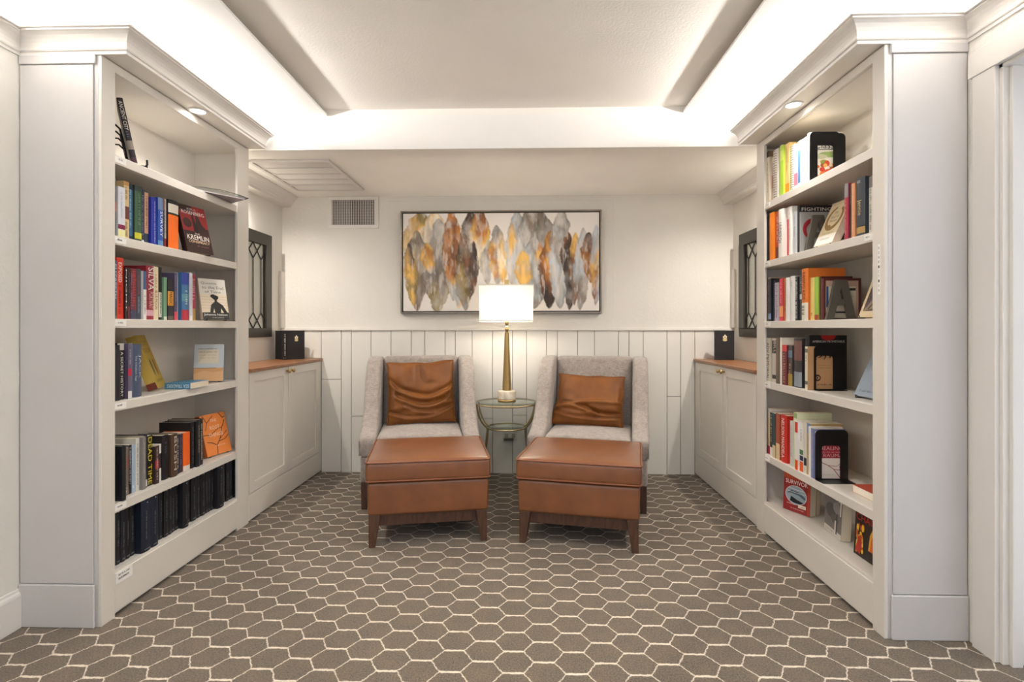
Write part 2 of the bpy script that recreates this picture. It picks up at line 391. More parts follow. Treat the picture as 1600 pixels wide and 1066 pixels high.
b = MB(); crown_run(b, [(WR, YF), (WR, Y0-.0)], [(-1, 0), (-1, -1)], SOF, M['trimw']); b.box(WR-.05, YF, SOF+.075, WR, Y0, SOF+.082, M['trimw']); struct(b.build('trim_10'))
ALC = [(0, -.085), (.075, -.085), (.078, -.066), (.086, -.062), (.092, -.05), (.104, -.03), (.120, -.012), (.124, -.006), (.130, -.006), (.130, 0), (0, 0)]
for nm, x, s in (('trim_11', WL, 1), ('trim_12', WR, -1)):
    b = MB(); crown_run(b, [(x, Y1), (x, BK)], [(s, 0), (s, 0)], SOF, M['trimw'], ALC); struct(b.build(nm))
# alcove valance lamps
for x in (-1.925, 1.60):
    for k, y in enumerate((3.42,)):
        side = 'left' if x < 0 else 'right'
        t = thing('puck_light', 'small round lit puck light under the %s alcove crown by the bookcase' % side, 'light', (x, y, SOF-.085), 0, 'alcove puck lights')
        b = MB(); b.lathe([(.0, 0), (.030, 0), (.030, -.004), (.022, -.006), (.020, -.003)], M['trimw'], n=24); b.build('trim_ring', t)
        b = MB(); b.lathe([(.019, -.0035), (.0, -.004)], M['lens'], n=24); b.build('lens', t)
# air grilles
t = thing('ceiling_vent', 'wide white louvred return air grille in the alcove ceiling', 'vent', (-1.49, 3.615, SOF))
b = MB(); w, d = .262, .36
for x0, y0, x1, y1 in ((-w, -d, w, -d+.022), (-w, d-.022, w, d), (-w, -d+.022, -w+.022, d-.022), (w-.022, -d+.022, w, d-.022)): b.box(x0, y0, -.012, x1, y1, 0, M['trimw'])
b.build('frame', t, bevel=.002)
b = MB(); b.box(-w+.02, -d+.02, -.001, w-.02, d-.02, 0, flat('4c4943', .8)); b.build('backing', t)
b = MB()
for k in range(4):
    y = -d+.022+(k+1)*(2*d-.044)/5; b.box(-w+.02, y-.008, -.011, w-.02, y+.008, -.002, M['trimw'])
b.build('crossbar', t)
b = MB()
ny = 36
for k in range(ny):
    y = -d+.026+k*(2*d-.052)/(ny-1)
    b.add([(-w+.022, y-.0035, -.002), (w-.022, y-.0035, -.002), (w-.022, y+.0025, -.0058), (-w+.022, y+.0025, -.0058)], [(0, 1, 2, 3)], M['trimw'])
b.build('louvre', t, fix=False)
t = thing('wall_vent', 'square cornered white wall vent with upright slats above the painting', 'vent', (-1.383, BK, 2.085)); t['label'] = 'white wall vent with dark upright slats left of the painting'
b = MB(); w, h = .205, .127
for x0, z0, x1, z1 in ((-w, -h, w, -h+.026), (-w, h-.026, w, h), (-w, -h+.026, -w+.031, h-.026), (w-.031, -h+.026, w, h-.026)): b.box(x0, -.012, z0, x1, 0, z1, M['trimw'])
b.build('frame', t, bevel=.002)
b = MB(); b.box(-w+.02, -.003, -h+.02, w-.02, -.001, h-.02, flat('2e2b27', .8)); b.build('backing', t)
b = MB()
for k in range(25):
    x = -w+.036+k*(2*w-.072)/24; b.box(x-.0022, -.011, -h+.024, x+.0022, -.003, h-.024, M['trimw'])
b.build('slat', t)
b = MB()
for k in range(9):
    z = -h+.034+k*(2*h-.068)/8; b.box(-w+.03, -.005, z-.0012, w-.03, -.0035, z+.0012, M['steel'])
b.build('rear_slat', t)
# leaded glass windows on the alcove side walls
def window(name, x, s, yc):
    b = MB(); m = paint('charcoal_window_frame', '3b362f', .45)
    hw, z0, z1, fw = .365, 1.09, 1.86, .085; xa, xb = x, x+s*.028
    b.box(xa, yc-hw, z0+fw*.75, xb, yc-hw+fw, z1-fw, m); b.box(xa, yc+hw-fw, z0+fw*.75, xb, yc+hw, z1-fw, m); b.box(xa, yc-hw, z0, xb, yc+hw, z0+fw*.75, m); b.box(xa, yc-hw, z1-fw, xb, yc+hw, z1, m)
    fr = struct(b.build(name, bevel=.004))
    g = MB(); g.box(x+s*.010, yc-hw+fw-.005, z0+fw*.7, x+s*.013, yc+hw-fw+.005, z1-fw+.005, M['pane']); g.build('pane', fr)
    c = MB(); lm = flat('2b2925', .5, .4, 'lead_came'); X = x+s*.014; n = 5; ya, yb = yc-hw+fw, yc+hw-fw; st = (yb-ya)/n; zb, zt = z0+fw*.75, z1-fw; dz = .115
    P = lambda y, z: (X, y, z)
    for k in range(n):
        y = ya+(k+.5)*st; c.tube([P(y, zb+dz), P(y, zt-dz)], .0035, lm, 6)
        for e, zz in ((1, zt), (-1, zb)):
            for q in (-1, 1):
                y2 = min(max(y+q*st, ya), yb); f = abs(y2-y)/st
                c.tube([P(y, zz-e*dz), P(y2, zz-e*dz+e*dz*f)], .0035, lm, 6)
    c.build('lead_came', fr)
window('window_1', WL, 1, 3.60); window('window_2', WR, -1, 3.645)
# wall outlet behind the side table
t = thing('wall_outlet', 'grey wall outlet plate on the planks below the side table', 'outlet', (-.123, BK-.014, .30))
b = MB(); b.box(-.058, -.006, -.036, .058, 0, .036, flat('d8d3c8', .4)); b.build('cover_plate', t, bevel=.003)
b = MB(); m = flat('a8a298', .5)
for x in (-.028, .028):
    b = MB(); b.box(x-.014, -.008, -.017, x+.014, -.006, .017, m); b.build('socket', t, bevel=.004)
b = MB(); b.box(-.05, -.03, -.035, .03, -.006, -.018, M['gunmetal']); b.build('plug', t, bevel=.003)

# ================================================================ bookcases
SH = [.187, .452, .86, 1.195, 1.53, 1.855]; TH = .037
def bookcase(side, label):
    s = 1 if side == 'L' else -1                             # s = direction of the face (into the room)
    FX = LX if side == 'L' else RX; WX = WL if side == 'L' else WR
    t = thing('bookcase', label, 'bookcase', (FX, Y0, 0)); P = M['case']; E = M['ends']
    X = lambda d: d*(-s)                                     # d = distance back from the face, root at the face
    def box(b, d0, y0, z0, d1, y1, z1, m=P): b.box(X(d0), y0, z0, X(d1), y1, z1, m)
    L = Y1-Y0; D = abs(FX-WX); o0, o1 = .067, (.96 if side == 'L' else .985)
    b = MB(); box(b, .0145, .001, 0, D-.002, .02, SOF, E); b.build('side_panel', t)
    b = MB(); box(b, .0145, L-.02, 0, D-.002, L-.001, SOF); b.build('side_panel', t)
    b = MB(); box(b, D-.014, .02, .1, D, L-.02, SOF); b.build('back_panel', t)
    b = MB(); box(b, 0, 0, 0, .014, o0, SOF); box(b, 0, o1, 0, .014, L, SOF); box(b, 0, o0, 2.18, .014, o1, SOF); box(b, .006, o0, .012, .022, o1, .175); box(b, .0, o0, .020, .010, o1, .175)
    b.build('face_frame', t, bevel=.0012, seg=1)
    b = MB(); box(b, .03, .02, .155, D-.014, L-.02, .187); box(b, .004, o0, .175, .03, o1, .187); b.build('shelf', t)
    for z in SH[1:]:
        b = MB(); box(b, .016, .021, z-TH, D-.015, L-.021, z); box(b, .004, o0+.001, z-TH, .017, o1-.001, z); b.build('shelf', t, bevel=.001, seg=1)
    b = MB(); box(b, .022, .02, 2.185, D, L-.02, 2.215); b.build('top_panel', t)
    # end panel facing the room: raised board, base board, corner stile and a thin top strip
    b = MB(); box(b, .03, -.005, .168, D-.004, 0, 2.178, E); b.build('end_board', t, bevel=.002, seg=1)
    b = MB(); box(b, .022, -.011, 0, D-.002, 0, .166, E); b.build('base_board', t, bevel=.003, seg=1)
    b = MB(); box(b, .02, -.009, 2.18, D-.002, 0, SOF, E); b.build('top_strip', t, bevel=.002, seg=1)
    # canopy that carries the crown and the recessed lamp
    b = MB(); b.box(X(-.097), 0, SOF+.003, X(.05), L, SOF+.028, P); b.build('canopy', t, bevel=.001, seg=1)
    b = MB(); cx = X(-.097); wx = X(D)
    crown_run(b, [(wx, 0), (cx, 0), (cx, L+.002)], [(0, -1), (s, -1), (s, 0)], SOF+.002, M['trimw'])
    b.build('crown_molding', t)
    # recessed lamp
    px = (-1.596 if side == 'L' else 1.269)-FX; b = MB(); zz = SOF+.003
    b.lathe([(.044, zz), (.044, zz-.004), (.034, zz-.006), (.032, zz-.002)], M['trimw'], px, .53, 30); dl = b.build('downlight', t)
    b = MB(); b.lathe([(.032, zz-.002), (.0, zz-.003)], M['lens'], px, .53, 30); b.build('lens', dl)
    # paper shelf labels
    lab = flat('f2f0ec', .6); ink = flat('3a3a3e', .7); red = random.Random(3)
    spots_ = [(z, o0+.002 if s == 1 else o1-.062, .06) for z in SH[1:]]
    if s == 1: spots_.append((.192, o0+.002, .088))
    else: spots_.append((SH[4], o0+.004, .05))
    for k, (z, y, w) in enumerate(spots_):
        b = MB(); hh = .024 if z > .3 else .042; zt = z-.006 if z > .3 else .172; dd = 0 if z > .3 else -.0045
        b.box(X(.0038+dd), y, zt-hh, X(.002+dd), y+w, zt, lab); q = X(.0012+dd)
        for r in range(1 if hh < .03 else 2):
            za = zt-.008-r*.015-.004
            put_dashes(b, (q, y+.012 if s == 1 else y+w-.012, za), (0, (w-.03)*s, 0), (0, 0, .008), ink, k*7+r)
        b.build('shelf_label', t, fix=False)
    if s == -1:
        b = MB(); y0 = .022; b.box(X(0), y0, 1.285, X(-.001), y0+.014, 1.475, lab); word = 'NONFICTION'
        for k, ch in enumerate(word): put_text(b, ch, (X(-.0016), y0+.0105, 1.462-k*.0178-.006), (0, -.007, 0), (0, 0, .010), ink)
        b.build('shelf_label', t, fix=False)
    return t
bookcase('L', 'white built-in bookcase on the left wall, black volumes along its bottom')
bookcase('R', 'white built-in bookcase on the right with bookends and leaning books')
# ================================================================ base cabinets and counters
def cabinet(side, label):
    s = 1 if side == 'L' else -1; FX = LX if side == 'L' else RX; WX = WL if side == 'L' else WR
    t = thing('base_cabinet', label, 'cabinet', (FX, Y1, 0)); P = M['case']; X = lambda d: d*(-s); L = BK-.014-Y1; D = abs(FX-WX)
    def box(b, d0, y0, z0, d1, y1, z1, m=P): b.box(X(d0), y0, z0, X(d1), y1, z1, m)
    b = MB(); box(b, .022, .001, 0, D-.004, L, .892); b.build('body', t)
    b = MB(); box(b, 0, .001, .012, .022, L, .165); b.build('base_panel', t, bevel=.0015, seg=1)
    b = MB(); box(b, 0, 1.062, .165, .022, L, .892); b.build('end_stile', t, bevel=.001, seg=1)
    for k, (y0, y1) in enumerate(((.012, .520), (.526, 1.058))):
        z0, z1 = .170, .890; r = .058; b = MB()
        box(b, 0, y0, z0, .019, y0+r, z1); box(b, 0, y1-r, z0, .019, y1, z1); box(b, 0, y0+r, z0, .019, y1-r, z0+r); box(b, 0, y0+r, z1-r, .019, y1-r, z1)
        box(b, .009, y0+r, z0+r, .019, y1-r, z1-r)
        d = b.build('door', t, bevel=.0012, seg=1)
        ky = y1-.028 if k == 0 else y0+.028
        b = MB(); pr = [(.007, 0), (.006, .008), (.005, .012), (.013, .018), (.016, .024), (.013, .030), (.0, .032)]
        n = 20; vs = []; fs = []
        for rr, q in pr:
            for i in range(n): vs.append((X(-q), ky+rr*math.cos(2*PI*i/n), .862+rr*math.sin(2*PI*i/n)))
        for a in range(len(pr)-1):
            for i in range(n): fs.append((a*n+i, a*n+(i+1) % n, (a+1)*n+(i+1) % n, (a+1)*n+i))
        b.add(vs, fs, M['brass'], True); kn = b.build('knob', d); kn['label'] = 'round brass knob'
    sd = 'left' if side == 'L' else 'right'
    b = MB(); b.box(WX, Y1+.001, .893, FX+s*.014, BK-.015, .914, M['walnut']); c = b.build('countertop', bevel=.003)
    tag(c, 'walnut counter slab on the %s white cabinet, black book standing on it' % sd, 'countertop', 'walnut counters')
cabinet('L', 'white two-door base cabinet under the left leaded window'); cabinet('R', 'white two-door base cabinet under the right leaded window')
# ================================================================ armchairs
def armchair(label, loc, rz, W=.776, D=.72):
    t = thing('armchair', label, 'armchair', loc, rz, 'grey armchairs'); Fm = M['fabric']; h = W/2; f = -D/2; k = D/2
    b = MB(); rbox(b, h-.012, D/2-.004, .085, .018, Fm, (0, 0, .255), 6); b.build('base_frame', t)
    prof = [(f, .335), (f-.004, .40), (f, .445), (f+.015, .463), (f+.06, .474), (f+.13, .500), (f+.20, .545), (f+.26, .605), (f+.31, .680), (f+.355, .765), (f+.40, .84), (f+.45, .895), (f+.51, .928), (f+.57, .942), (k-.02, .945), (k, .92), (k-.005, .335)]
    for s in (-1, 1):
        b = MB(); b.prism(prof, 'x', s*(h-.108), s*h, Fm); b.build('arm', t, bevel=.026, seg=4, ang=50, smooth_angle=60)
        # welt along the front edge of the arm
        b = MB(); x = s*(h-.006); b.tube([(x, y, z) for y, z in [(f-.001, .345), (f-.004, .40), (f-.001, .44)]], .004, Fm, 6); b.build('arm_welt', t)
    def lean(p): return (p.x, p.y+.045*(p.z/.27)-.012*max(0, 1-(p.x/.27)**2)*max(0, 1-(p.z/.25)**2), p.z)
    b = MB(); rbox(b, h-.109, .062, .272, .03, Fm, (0, k-.115, .672), 8, lean); b.build('backrest', t)
    def crown(p): return (p.x, p.y, p.z+(.014*max(0, 1-(p.x/.3)**2)*max(0, 1-(p.y/.3)**2) if p.z > 0 else 0))
    b = MB(); rbox(b, h-.110, .262, .062, .028, Fm, (0, f+.268, .398), 8, crown); b.build('seat_cushion', t)
    b = MB(); rbox(b, h-.02, .014, .045, .012, Fm, (0, f+.012, .378), 5); b.build('front_rail', t)
    for sx in (-1, 1):
        for sy in (-1, 1):
            x, y = sx*(h-.042), (f+.035 if sy < 0 else k-.035); b = MB(); a, c = .026, .018; dx, dy = sx*.006, sy*.006
            vs = [(x-a, y-a, .172), (x+a, y-a, .172), (x+a, y+a, .172), (x-a, y+a, .172)]+[(x+dx+i*c, y+dy+j*c, 0) for i, j in ((-1, -1), (1, -1), (1, 1), (-1, 1))]
            b.add(vs, [(0, 1, 2, 3), (7, 6, 5, 4), (0, 4, 5, 1), (1, 5, 6, 2), (2, 6, 7, 3), (3, 7, 4, 0)], M['legw']); b.build('leg', t, bevel=.003, seg=2)
    return t
A1, A2 = math.radians(10.5), math.radians(-12.0)
def back(p, a, d): return (p[0]-math.sin(a)*d, p[1]+math.cos(a)*d, 0)
ch1 = back((-.680, 3.372), A1, .36); ch2 = back((.388, 3.345), A2, .36)
armchair('grey heathered armchair left of the glass table, square rust pillow in it', ch1, A1)
armchair('grey heathered armchair right of the glass table, slumped rust pillow in it', ch2, A2)
# ================================================================ ottomans
def ottoman(label, loc, rz, W=.655, D=.585):
    t = thing('ottoman', label, 'ottoman', loc, rz, 'leather ottomans'); Lm = M['leather']; h, d = W/2, D/2
    def sag(p): return (p.x*(1+.012*(1-abs(p.z)/.08)), p.y, p.z)
    b = MB(); rbox(b, h-.006, d-.006, .088, .016, Lm, (0, 0, .256), 8, lambda p: (p.x*(1-.010*(.09-p.z)/.18), p.y*(1-.010*(.09-p.z)/.18), p.z)); b.build('upholstered_base', t)
    def puff(p):
        e = max(0, 1-(p.x/h)**4)*max(0, 1-(p.y/d)**4); q = .5+.5*max(0, min(1, p.z/.05))
        k = 1+.010*(1-(p.z/.055)**2); return (p.x*k, p.y*k, p.z+(.022*e*(1 if p.z > 0 else 0)))
    b = MB(); rbox(b, h, d, .055, .018, Lm, (0, 0, .400), 12, puff); c = b.build('cushion', t)
    def loop(z, r=.020, g=.001):
        pts = []; hx, hy = h+g, d+g
        for cx, cy, a0 in ((hx-r, hy-r, 0), (-hx+r, hy-r, 90), (-hx+r, -hy+r, 180), (hx-r, -hy+r, 270)):
            for i in range(6):
                a = math.radians(a0+90*i/5); x, y = cx+r*math.cos(a), cy+r*math.sin(a); e = max(0, 1-(x/h)**4)*max(0, 1-(y/d)**4); pts.append((x, y, z))
        return pts
    for z in (.449, .352):
        b = MB(); b.tube(loop(z), .0048, M['piping'], 8, closed=True); b.build('piping', c)
    b = MB(); a = .030
    for s in (-1, 1): b.box(-h+.05, s*(d-.045)-.011, .108, h-.05, s*(d-.045)+.011, .170, M['legw']); b.box(s*(h-.045)-.011, -d+.05, .108, s*(h-.045)+.011, d-.05, .170, M['legw'])
    b.build('wooden_rail', t, bevel=.002)
    for sx in (-1, 1):
        for sy in (-1, 1):
            x, y = sx*(h-.014), sy*(d-.014); b = MB(); i = .062; j = .034
            top = [(x, y), (x-sx*i, y), (x-sx*i, y-sy*i), (x, y-sy*i)]; bot = [(x, y), (x-sx*j, y), (x-sx*j, y-sy*j), (x, y-sy*j)]
            vs = [(p, q, .172) for p, q in top]+[(p, q, 0) for p, q in bot]
            b.add(vs, [(0, 1, 2, 3), (7, 6, 5, 4), (0, 4, 5, 1), (1, 5, 6, 2), (2, 6, 7, 3), (3, 7, 4, 0)], M['legw']); b.build('leg', t, bevel=.003, seg=2)
    return t
ottoman('cognac leather ottoman in front of the left grey armchair', back((-.513, 2.778), A1, .2925), A1)
ottoman('cognac leather ottoman in front of the right grey armchair', back((.270, 2.752), A2, .2925), A2)
# ================================================================ pillows
def pillow(label, M4, W, H, T, ridges, seed, corner=None):
    n = 56; b = MB(); rng = random.Random(seed)
    from mathutils import noise as NZ
    def outline(u, v):
        pin = 1-.055*(1-abs(v)**1.5)*abs(u)**6*0; x = u*W/2*(1-.05*(1-v*v)*(u*u)); z = v*H/2*(1-.05*(1-u*u)*(v*v))
        x += .010*NZ.noise((u*2, v*2, seed)); z += .010*NZ.noise((u*2+7, v*2, seed))
        if corner: x, z = corner(u, v, x, z)
        return x, z
    vs = []; fs = []
    for side in (-1, 1):
        for i in range(n+1):
            for j in range(n+1):
                u, v = -1+2*i/n, -1+2*j/n; x, z = outline(u, v)
                e = max(0, 1-abs(u)**2.6)**.55*max(0, 1-abs(v)**2.6)**.55; y = T*e
                if side == -1:
                    for fn in ridges: y += fn(u, v)*min(1, e*2.2)
                    y += .006*NZ.noise((u*3, v*3, seed+3))*min(1, e*2)
                vs.append((x, side*y, z))
    N = (n+1)**2
    for sd in (0, 1):
        for i in range(n):
            for j in range(n):
                a = sd*N+i*(n+1)+j; q = (a, a+n+1, a+n+2, a+1); fs.append(q if sd == 0 else q[::-1])
    b.add(vs, fs, M['velvet'], True); o = b.build('pillow'); me = o.data
    bm = bmesh.new(); bm.from_mesh(me); bmesh.ops.remove_doubles(bm, verts=bm.verts, dist=2e-4); bmesh.ops.recalc_face_normals(bm, faces=bm.faces)
    for f in bm.faces: f.smooth = True
    bm.to_mesh(me); bm.free()
    o.matrix_world = M4; tag(o, label, 'pillow', 'velvet pillows')
    w = MB(); pts = []
    for k in range(4*24):
        q = k/24.0; s = q % 1*2-1; u, v = ((s, -1), (1, s), (-s, 1), (-1, -s))[int(q)]; x, z = outline(u, v); pts.append((x, 0, z))
    w.tube(pts, .0042, M['velvet'], 6, closed=True); w.build('welt', o)
    return o
def arc(a, bq, amp, wid, sk=0, u0=-2, u1=2):
    """a drape line v = a + b u^2 (+ skew), a raised fold with a groove under it"""
    def fn(u, v):
        if u < u0 or u > u1: return 0
        d = v-(a+bq*(u-sk)**2); fade = 1.0
        return -amp*fade*(math.exp(-(d/wid)**2)-.8*math.exp(-((d+wid*1.5)/wid)**2))
    return fn
def blob(u0, v0, du, dv, amp): return lambda u, v: -amp*math.exp(-((u-u0)/du)**2-((v-v0)/dv)**2)
Tm = Matrix.Translation
def seat_pose(ch, a, dx, dy, z, lean, roll=0): return Tm(Vector(ch)) @ Matrix.Rotation(a, 4, 'Z') @ Tm(Vector((dx, dy, z))) @ Matrix.Rotation(math.radians(lean), 4, 'X') @ Matrix.Rotation(math.radians(roll), 4, 'Y')
pillow('square rust velvet pillow standing upright in the left armchair', seat_pose(ch1, A1, .0, .075, .690, -16, -2), .485, .455, .062,
       [arc(-.12, .50, .020, .085, .12), arc(-.40, .55, .022, .08, .10, -.75, .85), arc(-.62, .40, .016, .065, .25, -.5, 1), arc(-.80, .30, .014, .06, -.1),
        blob(.02, .66, .07, .28, .020), blob(-.10, .62, .07, .30, -.016), blob(.14, .60, .07, .30, -.012), blob(.28, .25, .25, .10, .010), blob(-.70, .15, .12, .30, .014), blob(.62, -.30, .28, .07, .020), blob(-.55, -.62, .3, .08, .014)], 4)
def slump(u, v, x, z):
    if v < 0: x -= .050*(-v)*(.5-.5*u)
    return x, z
def sag(u, v):
    c = -.10+.06*u+.05*math.sin(2.2*u+.6); d = v-c; return -.020*(1/(1+math.exp(-d/.05)))+.016*math.exp(-((d+.06)/.05)**2)
pillow('slumped rust velvet pillow with a deep low fold in the right armchair', seat_pose(ch2, A2, -.015, .060, .640, -20, 2), .475, .37, .066,
       [sag, arc(-.20, -.42, .024, .075, -.55, -.95, .35), arc(-.50, .20, .018, .07, .55, .0, 1), arc(-.70, .15, .012, .06, .2), blob(-.45, -.40, .28, .13, .022), blob(.50, -.52, .26, .14, .020), blob(.80, .1, .07, .5, -.010), blob(0, .55, .5, .3, .010)], 11, slump)
# ================================================================ side table
TX, TY = -.140, 3.862
t = thing('side_table', 'round two-tier glass side table with bronze legs between the armchairs', 'table', (TX, TY, 0))
t.scale = (1.012, 1.012, .99)
def ring(r, z, n=48): return [(r*math.cos(2*PI*k/n), r*math.sin(2*PI*k/n), z) for k in range(n)]
b = MB(); b.lathe([(.0, .609), (.224, .609), (.226, .612), (.226, .618), (.224, .621), (.0, .621)], M['glass'], n=64); b.build('glass_top', t)
b = MB(); b.tube(ring(.229, .613, 64), .0065, M['bronze'], 8, closed=True); b.build('top_rim', t)
b = MB(); b.lathe([(.0, .430), (.140, .430), (.140, .438), (.0, .438)], M['glass'], n=48); b.build('lower_glass', t)
b = MB(); b.tube(ring(.145, .432), .006, M['bronze'], 8, closed=True); b.build('lower_rim', t)
for k in range(4):
    a = math.radians((20, 160, 200, 340)[k]); ca, sa = math.cos(a), math.sin(a); b = MB()
    pr = [(.222, .608), (.218, .575), (.208, .53), (.192, .49), (.172, .460), (.152, .440), (.138, .432)]
    b.tube([(r*ca, r*sa, z) for r, z in pr], .0065, M['bronze'], 8)
    b.build('upper_bracket', t)
    b = MB(); b.tube([(r*ca, r*sa, z) for r, z in [(.142, .434), (.150, .36), (.172, .18), (.195, 0)]], [.0065, .0065, .006, .0055], M['bronze'], 8); b.build('leg', t)
# ================================================================ table lamp
t = thing('table_lamp', 'lit brass table lamp with marble foot and white rectangular shade', 'lamp', (TX+.003, TY+.0, .6155)); t.scale = (1.016, 1.016, 1.016)
b = MB(); b.lathe([(.0, 0), (.066, 0), (.066, .020), (.0, .020)], M['brass'], n=40); b.build('foot_band', t)
b = MB(); b.lathe([(.0, .020), (.065, .020), (.066, .024), (.066, .076), (.063, .081), (.0, .081)], M['marble'], n=40); b.build('marble_base', t)
b = MB(); b.lathe([(.0, .081), (.033, .081), (.033, .086), (.015, .50), (.0, .50)], M['brass'], n=12, smooth=False); b.build('stem', t)
b = MB(); b.lathe([(.011, .50), (.011, .515), (.015, .517), (.015, .530), (.010, .533), (.010, .545), (.0, .545)], M['brass'], n=24); b.build('neck', t)
b = MB(); b.lathe([(.0, .545), (.034, .545), (.034, .551), (.0, .551)], M['clear'], n=32); b.build('crystal_disc', t)
b = MB(); b.lathe([(.0, .551), (.012, .551), (.012, .575), (.008, .60), (.008, .70), (.0, .70)], M['brass'], n=20); b.build('socket', t)
b = MB(); b.lathe([(.0, .655), (.012, .66), (.022, .69), (.024, .71), (.016, .735), (.0, .742)], emit('bulb_glass', SOFT, 4.0), n=20); b.build('bulb', t)
b = MB(); z0, z1 = .578, .840; wa, da, wb, db = .187, .125, .192, .130; th = .003
def rect(w, d, z): return [(-w, -d, z), (w, -d, z), (w, d, z), (-w, d, z)]
vs = rect(wa, da, z0)+rect(wb, db, z1); b.add(vs, [(0, 1, 5, 4), (1, 2, 6, 5), (2, 3, 7, 6), (3, 0, 4, 7)], M['shade']); sh = b.build('lamp_shade', t)
b = MB()
for w, d, z in ((wa+.0012, da+.0012, z0+.004), (wb+.0012, db+.0012, z1-.004)):
    for (x0, y0), (x1, y1) in (((-w, -d), (w, -d)), ((w, -d), (w, d)), ((w, d), (-w, d)), ((-w, d), (-w, -d))):
        b.quad((x0, y0, z-.004), (x1, y1, z-.004), (x1, y1, z+.004), (x0, y0, z+.004), flat('e9e5da', .8))
b.build('shade_trim', sh, fix=False)
b = MB(); b.tube([(0, 0, .70), (0, 0, .845)], .003, M['brass'], 8); b.tube([(-wb, 0, z1-.01), (wb, 0, z1-.01)], .002, M['brass'], 6); b.build('shade_harp', t)
b = MB(); b.box(-.016, -.016, .842, .016, .016, .882, M['brass']); b.build('finial', t, bevel=.002)
l = bpy.data.lights.new('bulb_light', 'POINT'); l.energy = BULB; l.color = (1, .92, .80); l.shadow_soft_size = .03
o = bpy.data.objects.new('bulb_light', l); COL.objects.link(o); o.location = (TX+.003, TY, .6155+.68)
